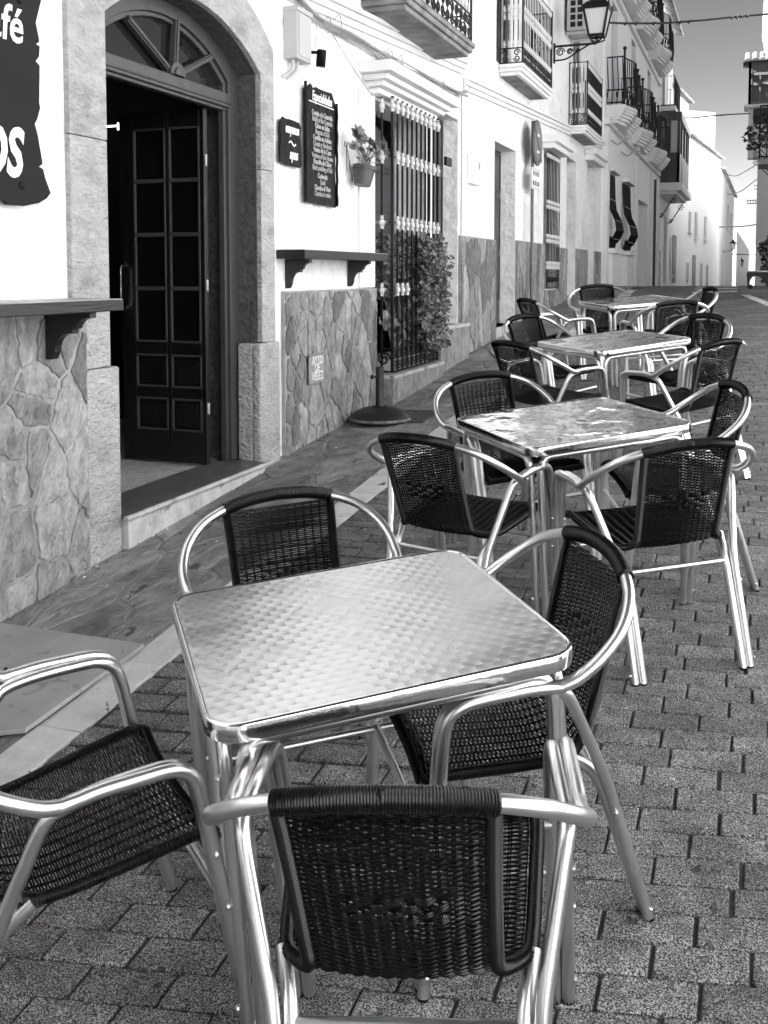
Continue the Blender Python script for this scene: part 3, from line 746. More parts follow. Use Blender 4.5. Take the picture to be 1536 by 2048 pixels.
# threshold
mb=MB(); mb.box((-3.15,3.94,.372),(-2.815,5.366,.398)); th=mb.build('threshold',M['tread'],t)
mb=MB(); mb.tube([(-2.815,3.90,.385),(-2.815,5.42,.385)],.014,10); mb.build('nosing',M['step'],th,smooth=True)
mb=MB(); mb.box((-3.2,3.94,-.1),(-2.828,5.366,.37)); mb.build('riser',M['step'],t)
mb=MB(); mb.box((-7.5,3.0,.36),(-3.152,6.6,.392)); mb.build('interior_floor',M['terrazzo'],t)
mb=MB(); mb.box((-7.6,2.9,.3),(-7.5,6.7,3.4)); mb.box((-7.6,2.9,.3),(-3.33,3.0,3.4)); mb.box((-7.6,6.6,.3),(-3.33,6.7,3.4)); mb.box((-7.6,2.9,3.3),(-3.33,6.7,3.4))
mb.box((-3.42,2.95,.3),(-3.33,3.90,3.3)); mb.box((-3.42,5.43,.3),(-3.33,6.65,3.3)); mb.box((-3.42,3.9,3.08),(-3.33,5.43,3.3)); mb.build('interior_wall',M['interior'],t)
# wooden arched frame, transom, fanlight
FX=-3.03
zt1=AX(455,187,FX).z; zt0=AX(455,219,FX).z
fi=[(3.99,.39),(3.99,2.0)]+arc(3.99,5.31,2.74,2.98)+[(5.31,2.0),(5.31,.40)]; fo=[(3.88,.39),(3.88,2.0)]+arc(3.912,5.418,2.795,3.055)+[(5.418,2.0),(5.418,.40)]
mb=MB(); strip_solid(mb,fi,fo,FX-.06,FX)
fi2=[(y+(.03 if y<4.6 else -.03),z-.02) for y,z in fi]
strip_solid(mb,fi2,[(y,z+.001) for y,z in fi],FX-.06,FX-.02); fr=mb.build('door_frame',M['wood_frame'],t,bevel=.004)
mb=MB(); mb.box((FX-.07,3.99,zt0+.012),(FX+.006,5.34,zt1)); mb.box((FX-.06,3.99,zt0-.008),(FX-.012,5.34,zt0+.012)); mb.box((FX-.07,4.0,zt0+.03),(FX+.014,5.33,zt0+.04)); mb.build('transom',M['wood_frame'],fr,bevel=.004)
cy=4.73
mb=MB(); 
for y1,z1 in((4.30,2.885),(4.76,2.985),(5.13,2.86)):
    d=(Vector((0,y1-cy,z1-zt1))).normalized(); a=Vector((FX-.02,cy,zt1))+d*.03; b=Vector((FX-.02,y1,z1)); mb.beam(a,b,.036,.036,(1,0,0)); mb.beam(a+Vector((.012,0,0)),b+Vector((.012,0,0)),.018,.03,(1,0,0))
mb.prism([(FX-.045,cy+.075*math.cos(PI*i/12),zt1+.075*math.sin(PI*i/12)) for i in range(13)],(.062,0,0)); mb.prism([(FX-.045,cy+.045*math.cos(PI*i/12),zt1+.045*math.sin(PI*i/12)) for i in range(13)],(.074,0,0))
mb.build('fanlight_bars',M['wood_frame'],fr,bevel=.003)
gl=[(4.0,zt1)]+arc(4.0,5.33,2.74,2.97)+[(5.33,zt1)]
mb=MB(); mb.prism([(FX-.05,y,z) for y,z in gl],(-.004,0,0)); mb.build('fanlight_glass',M['fan'],fr)
# open door leaf at right angles to the wall
LY=5.13; xs=lambda px:AY(px,600,LY).x; zs_=lambda py:AY(340,py,LY).z
lx0,lx1=xs(243),-3.10
leaf=MB(); zb,ztop=.405,zt0-.01; TH_=.042
cols=[(xs(271),xs(334)),(xs(341),xs(402))]
rowsz=[zs_(255),zs_(361),zs_(469),zs_(577),zs_(685)]; pz=[(zs_(709),zs_(775)),(zs_(796),zs_(861))]
ys0,ys1=LY,LY+TH_
X_=[lx0]+[v for c in cols for v in c]+[lx1]
for a,b in((lx0,cols[0][0]),(cols[0][1],cols[1][0]),(cols[1][1],lx1)): leaf.box((a,ys0,zb),(b,ys1,ztop))
for a,b in cols:
    leaf.box((a,ys0,zb),(b,ys1,pz[1][1])); leaf.box((a,ys0,pz[1][0]),(b,ys1,pz[0][1])); leaf.box((a,ys0,pz[0][0]),(b,ys1,rowsz[4])); leaf.box((a,ys0,rowsz[0]),(b,ys1,ztop))
    for z in rowsz[1:4]: leaf.box((a,ys0+.008,z-.011),(b,ys1-.006,z+.011))
    for z1,z0 in pz: leaf.box((a,ys0+.02,z0),(b,ys1-.01,z1)); leaf.box((a+.035,ys0+.006,z0+.035),(b-.035,ys0+.02,z1-.035))
lf=leaf.build('door_leaf',M['wood'],t,bevel=.004)
mb=MB()
for a,b in cols:
    for z1,z0 in pz+[(rowsz[i]-.0,rowsz[i+1]+.0) for i in range(4)]:
        w_=.012
        for q in((a,b,z0,z0+w_),(a,b,z1-w_,z1),(a,a+w_,z0,z1),(b-w_,b,z0,z1)): mb.box((q[0],ys0-.004,q[2]),(q[1],ys0+.012,q[3]))
mb.build('glazing_bead',M['wood_frame'],lf,bevel=.002)
mb=MB()
for a,b in cols:
    for i in range(4): mb.box((a,ys0+.02,rowsz[i+1]),(b,ys0+.024,rowsz[i]))
split_build(mb,'door_pane',M['pane_dark'],lf)
mb=MB(); mb.tube(fillet([(lx0+.03,LY,1.36),(lx0+.03,LY-.05,1.36),(lx0+.03,LY-.05,1.62),(lx0+.03,LY,1.62)],.02),.008,8); mb.build('door_handle',M['rim'],lf,smooth=True)
mb=MB()
for z in(.75,1.5,2.25): mb.lathe([(.007,-.035),(.009,-.03),(.009,.03),(.007,.035)],(lx1+.012,LY+.0,z),8)
split_build(mb,'hinge',M['steel'],lf,smooth=True)
# cladding
clad_part(.5,3.668,1.43,t,WX+.03,.185,1.35,3,zb=-.2); clad_part(5.74,7.415,1.455,t,WX,.135,1.6,4)
mb=MB(); mb.box((WX+.001,-7,-1),(WX+.031,3.668,1.43)); mb.build('plaster_backing',M['clad_joint'],t)
# sloping mouldings
def mould(parent,Y0,Y1,f,X=WX,m='trim'):
    mb=MB()
    for dz,px_,h in((0,.030,.05),(.05,.055,.05),(.10,.085,.035)):
        mb.prism([(X,Y0,f(Y0)+dz),(X+px_,Y0,f(Y0)+dz),(X+px_,Y0,f(Y0)+dz+h),(X,Y0,f(Y0)+dz+h)],(0,Y1-Y0,f(Y1)-f(Y0)))
    return mb.build('string_moulding',M[m],parent,bevel=.006)
mould(t,-7,9.93,lambda Y:3.34+.07*(Y-5.6))
# window surround, cornice, plinth, second doorway
mb=MB()
for y0,y1,x,z0,z1 in((7.28,8.80,-2.80,3.00,3.045),(7.22,8.84,-2.74,3.045,3.085),(7.17,8.88,-2.69,3.085,3.13),(7.10,8.95,-2.63,3.13,3.215)): mb.box((WX,y0,z0),(x,y1,z1))
mb.build('window_cornice',M['trim'],t,bevel=.008)
mb=MB(); mb.box((WX+.001,7.08,1.46),(WX+.02,7.40,3.05)); mb.build('window_pilaster',M['trim'],t,bevel=.004)
mb=MB(); mb.box((-3.1,7.40,.40),(-2.725,8.78,.712)); mb.build('window_plinth',M['clad'],t)
mb=MB(); mb.box((-3.2,7.395,.712),(-2.715,8.80,.742)); mb.build('plinth_slab',M['step'],t,bevel=.006)
mb=MB(); mb.box((-3.06,8.90,.45),(-2.79,9.9,1.02)); mb.build('doorway_step',M['clad'],t)
mb=MB(); mb.box((-3.1,8.88,1.02),(-2.78,9.91,1.052)); mb.build('step_slab',M['step'],t,bevel=.005)
panel_door(t,8.95,9.82,1.05,3.16,-3.06); panel_door(t,7.42,8.72,.745,2.55,-3.20)
mb=MB(); pts=arc(7.48,8.66,2.55,2.9); mb.prism([(-3.2,y,z) for y,z in pts],(.014,0,0)); mb.build('arched_door_head',M['wood_frame'],t)
# window grille (black bars with pale cast collars)
gr=MB(); GX=-2.758; gy0,gy1=7.47,8.68; gz0,gz1=.765,3.0
for z in(gz0,gz0+.19,1.44,1.99,2.52):
    gr.beam((GX,gy0,z),(GX,gy1,z),.016,.014)
    for y in(gy0,gy1): gr.beam((WX,y,z),(GX,y,z),.016,.014)
bars=[gy0+(gy1-gy0)*i/10 for i in range(11)]
for i,y in enumerate(bars): gr.beam((GX,y,gz0),(GX,y,gz1),.015 if 0<i<10 else .022,.015 if 0<i<10 else .022,(1,0,0))
for y in(gy0,gy1):
    for x in(WX+.05,WX+.10)[:1]: gr.beam((x,y,gz0),(x,y,gz1),.015,.015,(1,0,0))
for i in range(10):
    y=(bars[i]+bars[i+1])/2; scroll(gr,(GX,y,gz0+.13),(0,1,0),(0,0,1),.045,.006); scroll(gr,(GX,y,gz0+.06),(0,-1,0),(0,0,-1),.045,.006)
for y in(gy0,gy1): scroll(gr,(GX-.075,y,gz0+.10),(1,0,0),(0,0,1),.06,.008)
G_=gr.build('window_grille',M['black'],t)
mb=MB()
for z in(2.93,2.52,1.99,1.44):
    for i,y in enumerate(bars):
        if i in(0,) and z<2.9: continue
        if z==1.44 and i>3: continue
        knob(mb,(GX,y,z),.105,.023)
        if z<2.9: knob(mb,(GX,y,z),.07,.014,(0,1,0)); 
    knob(mb,(WX+.05,gy0,z),.11,.024)
    if z<2.9: knob(mb,(WX+.05,gy0,z),.11,.015,(1,0,0))
split_build(mb,'grille_collar',M['porcelain'],G_,smooth=True)
# balcony over the window
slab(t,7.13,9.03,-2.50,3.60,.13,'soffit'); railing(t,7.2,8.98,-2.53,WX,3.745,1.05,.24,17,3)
louvre(t,7.6,8.5,3.75,6.0,WX+.01)
mb=MB(); mb.box((-2.905,5.95,4.2),(-2.895,6.0,4.25)); 
lm=bpy.data.materials.new('lit_tube'); lm.use_nodes=True; lb=lm.node_tree.nodes['Principled BSDF']; lb.inputs['Emission Color'].default_value=(1,1,1,1); lb.inputs['Emission Strength'].default_value=1.5
q=AY(228,252,6.1); t9=thing('strip_lamp','small lit strip lamp glimpsed inside the dark café doorway','lamp',tuple(q)); mb=MB(); mb.tube([q+Vector((-.5,0,0)),q+Vector((.05,0,0))],.006,8); mb.build('tube',lm,t9); mb=MB(); mb.tube([q+Vector((.04,0,-.03)),q+Vector((.04,0,.02))],.010,8); mb.build('end_cap',lm,t9)
# ---------------------------------------------------------------- wall shelves
def bracket_poly(x0,x1,z1,z0):
    w=x1-x0;h=z1-z0
    return [(x0,z1),(x1,z1),(x1,z1-.12*h)]+[(x1-w*.30*math.sin(a)-.0,z1-.12*h-h*.22*(1-math.cos(a))) for a in [PI/2*i/5 for i in range(1,6)]]+[(x0+w*.62,z1-.36*h),(x0+w*.62,z1-.45*h),(x0+w*.5,z1-.45*h)]+[(x0+w*(.5-.28*math.sin(a)),z1-.45*h-h*.4*(1-math.cos(a))) for a in [PI/2*i/5 for i in range(1,6)]]+[(x0+w*.14,z0),(x0,z0)]
def wall_shelf(label,Y0,Y1,x1,z0,z1,br,zb,xw=WX):
    t=thing('wall_shelf',label,'shelf',(xw,(Y0+Y1)/2,z0),group='dark wooden bar shelves on the café wall')
    mb=MB(); mb.box((xw+.002,Y0,z0),(x1,Y1,z1)); mb.build('board',M['shelf'],t,bevel=.004)
    mb=MB(); mb.box((xw+.006,Y0+.004,z1+.0005),(x1-.004,Y1-.004,z1+.004)); mb.build('board_top',M['shelf_top'],t)
    for y in br:
        mb=MB(); mb.prism([(x,y-.022,z) for x,z in bracket_poly(xw+.002,xw+(x1-xw)*.86,z0-.001,zb)],(0,.044,0)); mb.build('bracket',M['shelf'],t,bevel=.003)
    return t
wall_shelf('long dark wooden bar shelf left of the café doorway, cut off by the left edge',.9,3.56,-2.56,1.412,1.460,(1.6,3.40),1.205,WX+.06)
wall_shelf('short black wooden bar shelf right of the café doorway, on two scrolled brackets',5.67,7.20,-2.69,1.668,1.724,(5.82,6.88),1.475)
# ---------------------------------------------------------------- signs
def jag(poly,amt,seed,step=.05):
    rd=random.Random(seed); return rough_poly(poly,amt,step,rd)
def plate_sign(name,label,poly,X,th,m,c):
    t=thing(name,label,'sign',c); mb=MB(); mb.prism([(X,y,z) for y,z in poly],(th,0,0)); mb.build('sign_board',m,t,bevel=.003); return t
pt=[(83,-60),(84,0),(73,45),(79,75),(80,84),(74,88),(81,92),(80,113),(73,122),(81,131),(80,205),(82,216),(76,238),(71,248),(77,270),(84,310),(87,328),(80,333),(88,338),(92,356),(103,386),(95,397),(80,406),(50,412),(14,409),(10,403),(0,400),(-20,402)]
P_=[(AX(x,y,-2.85).y,AX(x,y,-2.85).z) for x,y in pt]; P_+= [(2.45,P_[-1][1]-.01),(2.42,P_[0][1])]
sg=plate_sign('cafe_sign','large dark sign with torn scalloped edge and white gothic letters, top left corner',P_[::-1],-2.866,.014,M['sign'],(-2.87,3.0,2.5))
a=AX(46,88,-2.85); text_mesh('Café',.205,(-2.850,a.y,a.z),(0,1,0),(0,0,1),M['white'],sg,shear=.12,bold=.003,align='RIGHT',sx=.85)
a=AX(44,352,-2.85); text_mesh('OS',.275,(-2.850,a.y,a.z),(0,1,0),(0,0,1),M['white'],sg,shear=.18,bold=.009,align='RIGHT',sx=.72)
for x,y in((44,371),(40,0)):
    a=AX(x,y,-2.85); mb=MB(); mb.lathe([(.017,0),(.015,.006),(.008,.010)],(-2.853,a.y,a.z),12,(1,0,0)); mb.build('rivet',M['sign'],sg,smooth=True)
mb=MB()
for y,z in((3.2,2.3),(3.2,3.0),(2.7,2.6)): mb.tube([(WX,y,z),(-2.86,y,z)],.008,6)
split_build(mb,'standoff',M['black'],sg)
P_=jag([(6.05,2.06),(6.57,2.05),(6.55,2.35),(6.58,2.62),(6.555,2.80),(6.50,2.865),(6.22,2.86),(6.18,2.845),(6.14,2.875),(6.07,2.84),(6.055,2.6),(6.045,2.3)],.006,4)
ms=plate_sign('menu_board','tall narrow glossy black menu board headed Especialidades with curled edges',P_,-2.872,.010,M['sign_gloss'],(-2.87,6.3,2.45))
mb=MB(); mb.tube(jagc:=[(-2.858,6.045,2.06+.81*i/16+0) for i in range(17)],.011,6); mb.tube([(-2.858,6.572+.006*math.sin(i*1.9),2.06+.74*i/16) for i in range(17)],.011,6)
split_build(mb,'curled_edge',M['sign_gloss'],ms,smooth=True)
text_mesh('Especialidades',.094,(-2.8585,6.32,2.765),(0,1,0),(0,0,1),M['white'],ms,shear=.15,bold=.0015,align='CENTER',sx=.62)
mb=MB(); mb.box((-2.861,6.10,2.747),(-2.857,6.52,2.754)); mb.build('underline',M['white'],ms)
rows_=['Conejo a la Casareña','Rabbit of the Casareña','Chivo en Salsa','Ragout of Kid','Costilla en Adobo','Chopia y Marijosé','Venao de la Casa','Venison of the House','Morcilla de Chivo','Black pudding of Kid','Codorniz','Quail','Chorizo al Vino','Chorizo in wine']
for i,s in enumerate(rows_):
    text_mesh(s,.050,(-2.8585,6.32,2.665-.0415*i-(.012 if i>9 else 0)),(0,1,0),(0,0,1),M['letter_dim'] if i%2==0 else M['louver'],ms,bold=.0012,align='CENTER',sx=min(.85,.42/(len(s)*.026)))
P_=jag([(5.67,2.285),(5.97,2.275),(6.0,2.30),(5.98,2.50),(5.995,2.545),(5.96,2.575),(5.71,2.585),(5.675,2.55)],.006,8)
ts=plate_sign('tapas_sign','small black ragged sign beside the doorway with white script letters and a wavy dash',P_,-2.872,.010,M['sign_gloss'],(-2.87,5.83,2.43))
text_mesh('esayunos',.088,(-2.8585,5.84,2.49),(0,1,0),(0,0,1),M['white'],ts,shear=.25,bold=.0025,align='CENTER',sx=.62)
text_mesh('apas',.095,(-2.8585,5.86,2.325),(0,1,0),(0,0,1),M['white'],ts,shear=.25,bold=.0025,align='CENTER',sx=.72)
mb=MB(); mb.tube([(-2.858,5.79+.10*i/10,2.425+.012*math.sin(i*.63)) for i in range(11)],.006,6,flat=.5); mb.build('wavy_dash',M['white'],ts)
# stamped plaque on the cladding
a0=AX(614,770,-2.865); a1=AX(648,705,-2.865)
t2=thing('stamped_plaque','small embossed metal cover plate set in the stone cladding below the shelf','plaque',(-2.87,a0.y,a0.z))
mb=MB(); mb.box((-2.872,a0.y,a0.z),(-2.854,a1.y,a1.z))
for q in((a0.y,a1.y,a0.z,a0.z+.012),(a0.y,a1.y,a1.z-.012,a1.z),(a0.y,a0.y+.012,a0.z,a1.z),(a1.y-.012,a1.y,a0.z,a1.z)): mb.box((-2.872,q[0],q[2]),(-2.847,q[1],q[3]))
mb.build('plate',mat('cast_plate',.28,.55,vary=.2,vscale=20),t2,bevel=.002)
cyp=(a0.y+a1.y)/2
for s,k in(('AYTO',.72),('DE',.46),('VELEZ',.18)): text_mesh(s,.085,(-2.8515,cyp,a0.z+(a1.z-a0.z)*k-.015),(0,1,0),(0,0,1),M['trim'],t2,depth=.006,bold=.001,align='CENTER',sx=.8)
# meter box, floodlight
t2=thing('meter_box','pale rectangular electric box high on the white wall above the menu board','meter box',(WX,5.9,2.95))
mb=MB(); mb.box((WX,5.80,2.97),(-2.80,6.02,3.29)); mb.box((WX,5.795,3.27),(-2.79,6.03,3.305)); mb.build('case',M['plastic'],t2,bevel=.006)
mb=MB(); mb.box((-2.799,5.82,2.99),(-2.792,6.0,3.26)); mb.build('cover',M['plastic'],t2,bevel=.004)
mb=MB()
for y in(5.84,5.90): mb.tube(fillet([(-2.85,y,2.97),(-2.85,y,2.91),(-2.885,y-.04,2.86),(WX,y-.07,2.85)],.03),.013,8)
mb.build('conduit',M['plastic'],t2,smooth=True)
t2=thing('spot_light','small dark cylindrical spotlight beside the meter box','spotlight',(WX,6.15,3.0))
mb=MB(); mb.tube([(WX,6.12,3.08),(-2.80,6.12,3.07)],.012,8); mb.box((WX,6.09,3.05),(WX+.02,6.15,3.11)); mb.build('arm',M['black'],t2)
mb=MB(); mb.lathe([(.030,0),(.033,.004),(.033,.11),(.028,.115)],(-2.79,6.14,2.975),16,(.12,-.05,1)); mb.build('lamp_body',M['sign_gloss'],t2,smooth=True)
# ---------------------------------------------------------------- plants
def rosette(mb,c,nrm,r,n=16,seed=0):
    rd=random.Random(seed); c=Vector(c); nrm=Vector(nrm).normalized(); ref=Vector((0,0,1)) if abs(nrm.z)<.9 else Vector((1,0,0)); e1=nrm.cross(ref).normalized(); e2=nrm.cross(e1)
    for ring,(k,rr,lift) in enumerate(((n,1.0,.10),(int(n*.8),.72,.35),(int(n*.6),.48,.6),(int(n*.4),.28,.8))):
        for i in range(k):
            a=2*PI*(i+ring*.37)/k+rd.uniform(-.2,.2); d=e1*math.cos(a)+e2*math.sin(a); s=nrm.cross(d); L_=r*rr*rd.uniform(.75,1.12); w_=L_*.20+.003; lift=lift+rd.uniform(-.25,.25)
            tip=d*L_+nrm*(lift*r*.55); m1=d*L_*.62+nrm*(lift*r*.32)
            mb.add([c+d*.003,c+m1+s*w_,c+m1*1.3*.9+d*L_*.12+s*w_*.8,c+tip,c+m1*1.3*.9+d*L_*.12-s*w_*.8,c+m1-s*w_,c+m1-nrm*.004],[(0,1,6),(0,6,5),(1,2,6),(6,4,5),(2,3,6),(3,4,6)])
def pt_(px,py,X): return AX(px,py,X)
# hanging pot
pc=AX(727,352,-2.80); 
t2=thing('hanging_pot','plastic flower pot with succulent rosettes hanging on the white wall','flower pot',tuple(pc))
mb=MB(); ax=Vector((.10,.16,1)).normalized(); mb.lathe([(.062,-.075),(.064,-.074),(.082,.045),(.090,.046),(.092,.075),(.086,.076),(.078,.06)],pc,24,ax); mb.build('pot',M['pot'],t2,smooth=True)
mb=MB(); mb.lathe([(.076,.055),(.01,.058)],pc,16,ax); mb.build('soil',M['reveal'],t2)
ros=[((717,270),.075,(.9,-.3,.4)),((741,283),.06,(.7,.2,.8)),((766,293),.068,(.9,.2,.3)),((708,291),.035,(.8,-.5,.2)),((742,300),.045,(.6,0,.9)),((717,317),.022,(.8,0,.5)),((752,310),.035,(.8,.3,.5)),((735,318),.04,(.5,0,1))]
mb=MB(); ms_=MB(); base=pc+ax*.055
ros+=[((724,300),.04,(.7,-.3,.6)),((757,322),.035,(.6,.3,.8)),((748,292),.05,(.9,.1,.3)),((730,312),.03,(.8,-.2,.4))]
for i,((x,y),r_,nr) in enumerate(ros):
    q=AX(x,y,-2.78); rosette(mb,q,nr,r_*1.05,20,i); m_=(base+q)/2+Vector((0,(q.y-base.y)*-.15,.0)); ms_.tube(spline([base+Vector((0,(q.y-base.y)*.2,0)),m_,q],5),.0065 if r_>.04 else .004,6)
mb.build('foliage',M['leaf'],t2); ms_.build('stem',M['stem'],t2,smooth=True)
mb=MB(); top=AX(693,290,-2.87)
for dy,dz in((-.045,-.23),(-.02,-.2),(.03,-.2),(.07,-.27)): mb.tube([top,(top+Vector((.01,dy*.6,dz*.5))),top+Vector((.015,dy,dz))],.0022,5)
for s in(-1,1): mb.tube([top+Vector((0,0,-.03)),top+Vector((.005,s*.02,.02)),top+Vector((.005,s*.045,.02)),top+Vector((.005,s*.05,-.02))],.003,5)
mb.tube([pc+ax*.05+Vector((-.08,0,0)),top+Vector((.015,.07,-.27))],.003,5); mb.build('wire_bow',M['black'],t2)
def bush(name,label,pts,n,lr,X0,X1,seed,stems,matl='leaf2',cluster=7,cat='plant',group=None,planter=None):
    rd=random.Random(seed); Z=min(p[1] for p in pts); c=((X0+X1)/2,sum(p[0] for p in pts)/len(pts),Z)
    t=thing(name,label,cat,c,group=group); mb=MB()
    ys=[p[0] for p in pts]; zs=[p[1] for p in pts]; made=0; tries=0; C=[]
    def inside(y,z):
        s=False
        for i in range(len(pts)):
            (a,b),(c_,d)=pts[i],pts[i-1]
            if (b>z)!=(d>z) and y<(c_-a)*(z-b)/(d-b)+a: s=not s
        return s
    while made<n and tries<n*30:
        tries+=1; y=rd.uniform(min(ys),max(ys)); z=rd.uniform(min(zs),max(zs))
        if not inside(y,z): continue
        x=rd.uniform(X0,X1 if y>8.05 else min(X1,-2.80)); c0=Vector((x,y,z)); C.append(c0); nr=Vector((rd.uniform(.1,1),rd.uniform(-.9,.5),rd.uniform(-.1,1))).normalized()
        e1=nr.cross(Vector((0,0,1))).normalized(); e2=nr.cross(e1)
        for k in range(cluster):
            a=2*PI*k/cluster+rd.uniform(-.4,.4); d=(e1*math.cos(a)+e2*math.sin(a)+nr*rd.uniform(.1,.7)).normalized(); s=nr.cross(d).normalized(); L_=lr*rd.uniform(.7,1.3); w_=L_*.38
            b0=c0+d*.006
            mb.add([b0,b0+d*L_*.5+s*w_,b0+d*L_+nr*L_*.1,b0+d*L_*.5-s*w_,b0+d*L_*.5-nr*L_*.12],[(0,1,4),(1,2,4),(2,3,4),(3,0,4)])
        made+=1
    mb.build('foliage',M[matl],t)
    mb=MB()
    for q in rd.sample(C,min(stems,len(C))):
        b=Vector(((X0+X1)/2-.03,(q.y+sum(ys)/len(ys)*2)/3,Z)); mb.tube(spline([b,(b+q)/2+Vector((rd.uniform(-.02,.02),rd.uniform(-.05,.05),.03)),q],4),[.006]*5+[.004]*4,5)
    mb.build('stem',M['stem'],t,smooth=True)
    if planter:
        y0,y1,h=planter; mb=MB(); mb.box((-3.05,y0,.745),(-2.79,y1,.745+h)); mb.build('planter',M['plastic'],t,bevel=.008)
    return t
Pz=lambda x,y,X=-2.80:(AX(x,y,X).y,AX(x,y,X).z)
Pb=lambda x,y:(max(7.46,AX(x,y,-2.87).y),AX(x,y,-2.87).z)
bush('jade_plant','tall jade bush with small round leaves growing out through the window bars',[Pb(742,520),Pb(760,490),Pb(800,468),Pb(838,478),Pb(858,510),Pb(868,540),(8.78,1.62),(8.84,1.40),(8.76,1.15),(8.80,.92),(8.55,.85),(8.25,.85),(8.05,1.05),(7.95,1.35),Pb(770,585),Pb(745,600)],3100,.031,-3.05,-2.655,5,40,planter=(7.9,8.5,.13))
t2=thing('aeonium_plant','potted succulent with large pale rosettes low behind the window bars','plant',(-2.85,7.6,.75))
mb=MB(); ms_=MB()
for i,((x,y),r_,nr) in enumerate([((775,643),.105,(.8,-.5,.5)),((797,655),.085,(.9,-.2,.4)),((800,640),.07,(.8,.2,.6)),((806,672),.05,(.9,0,.2)),((790,676),.045,(.9,-.5,0)),((812,694),.05,(.8,0,.4))]):
    q=AX(x,y,-2.82); rosette(mb,q,nr,r_,17,i+20); b=AX(790,712,-2.85); ms_.tube(spline([b,(b+q)/2+Vector((0,-.02,0)),q],5),.010,6)
mb.build('foliage',M['leaf'],t2); ms_.build('stem',M['stem'],t2,smooth=True)
mb=MB(); mb.box((-3.05,7.48,.745),(-2.79,7.85,.855)); mb.build('planter',M['plastic'],t2,bevel=.008)
# ---------------------------------------------------------------- cables on the cafe front
mb=MB(); rd=random.Random(9)
ctrl=[(585,-20),(640,32),(700,68),(760,105),(815,135),(860,158),(905,180),(932,187)]
for k in range(6):
    P=[]
    for x,y in ctrl:
        q=AX(x,y+rd.uniform(-6,6),-2.83); P.append(q+Vector((rd.uniform(-.02,.02),rd.uniform(-.02,.02),0)))
    mb.tube(spline(P,8),.013 if k<3 else .008,6)
for k in range(9):
    i=rd.uniform(1,6); a=ctrl[int(i)]; q=AX(a[0]+rd.uniform(0,35),a[1]+rd.uniform(4,24),-2.83); mb.tube(spline([q,q+Vector((.02,.06,.05)),q+Vector((.01,.12,-.02)),q+Vector((0,.08,-.05))],5),.004,5)
P=[AX(655,52,-2.85),AX(690,110,-2.87),AX(722,160,-2.88),AX(745,192,-2.78)]; mb.tube(spline(P,6),.004,5)
P=[AX(634,35,-2.85),AX(632,70,-2.88),AX(630,98,-2.88)]; mb.tube(P,.003,5)
P=[AX(935,155,-2.87),AX(942,165,-2.87),AX(937,180,-2.87),AX(925,183,-2.87)]; mb.tube(spline(P,6),.005,5)
mb.tube([AX(923,190,-2.885),AX(923,330,-2.885),AX(922,470,-2.885)],.006,6)
tag(mb.build('cable_bundle',M['cable'],smooth=True,origin=(-2.85,7.5,3.2)),'tangle of whitewashed cables sagging along the café wall below the first balcony','cables')
# small wall boxes
q=AX(896,321,-2.86); mb=MB(); mb.box((WX-.0,q.y-.01,q.z-.045),(-2.87,q.y+.17,q.z+.04)); tag(mb.build('wall_lamp_box',M['black'],origin=tuple(q),bevel=.003),'small square black box fixed on the white pier right of the barred window','wall box')
a=AX(943,366,-2.85);b=AX(962,314,-2.85)
t2=thing('letter_box','small white meter cabinet with a dark slot on the wall right of the pier','meter box',tuple(a))
mb=MB(); mb.box((WX,a.y,a.z),(-2.84,b.y,b.z)); mb.build('case',M['white'],t2,bevel=.005)
mb=MB(); mb.box((-2.84,a.y+.25,a.z+.17),(-2.836,a.y+.31,a.z+.24)); mb.build('dial_window',M['louver'],t2)
# ---------------------------------------------------------------- SECOND HOUSE
t=thing('town_house','white town house with two balconies and slate-clad base beyond the café','building',(WX,15,.9))
H2=[(11.36,12.45,g(WX,12)+.08,3.14,.20),(14.25,15.25,1.34,3.38,.12),(16.1,17.0,1.1,3.48,.30),(18.2,19.1,1.2,3.6,.22),(11.4,12.15,4.08,6.1,.08),(16.6,17.4,4.0,6.0,.08)]
mb=MB(); facade(mb,9.955,19.9,-.5,7.3,WX-.003,H2); body(mb,9.955,19.9,-.5,7.3,WX-.003); mb.build('wall',M['plaster'],t)
for a,b,zt,s in((9.84,11.35,1.97,1),(12.46,14.22,2.0,2),(15.28,16.08,1.98,5),(17.02,18.18,2.0,6),(19.12,19.88,2.0,7)): clad_part(a,b,zt,t,WX,.22,2.4,s+30,zb=g(WX,a)-.1)
clad_part(14.225,15.275,1.32,t,WX,.25,1.5,44,zb=.8)
panel_door(t,11.36,12.45,g(WX,12)+.08,3.14,WX-.2); panel_door(t,16.1,17.0,1.1,3.48,WX-.3,'wood'); panel_door(t,18.2,19.1,1.2,3.6,WX-.22,'louver')
mb=MB(); mb.box((WX-.3,11.34,.7),(-2.86,12.47,g(WX,12)+.08)); mb.build('door_step',M['step'],t,bevel=.005)
mb=MB(); mb.box((WX-.12,14.25,1.34),(WX-.11,15.25,3.38)); mb.build('window_pane',M['glass'],t)
gr=MB(); kn=MB()
for i in range(9):
    y=14.28+.94*i/8; gr.tube([(-2.85,y,1.34),(-2.85,y,3.36)],.008,6)
    for z in(3.3,2.62,2.55,2.12,2.05,1.72,1.66): kn.lathe([(.01,-.03),(.02,-.01),(.02,.01),(.01,.03)],(-2.85,y,z),6)
for z in(1.36,1.58,2.1,2.6,3.34): gr.beam((-2.85,14.25,z),(-2.85,15.25,z),.012,.014)
for i in range(7): scroll(gr,(-2.85,14.33+.13*i,1.47),(0,1,0),(0,0,1),.05,.008)
G2=gr.build('window_grille',M['black'],t); split_build(kn,'grille_collar',M['porcelain'],G2,smooth=True)
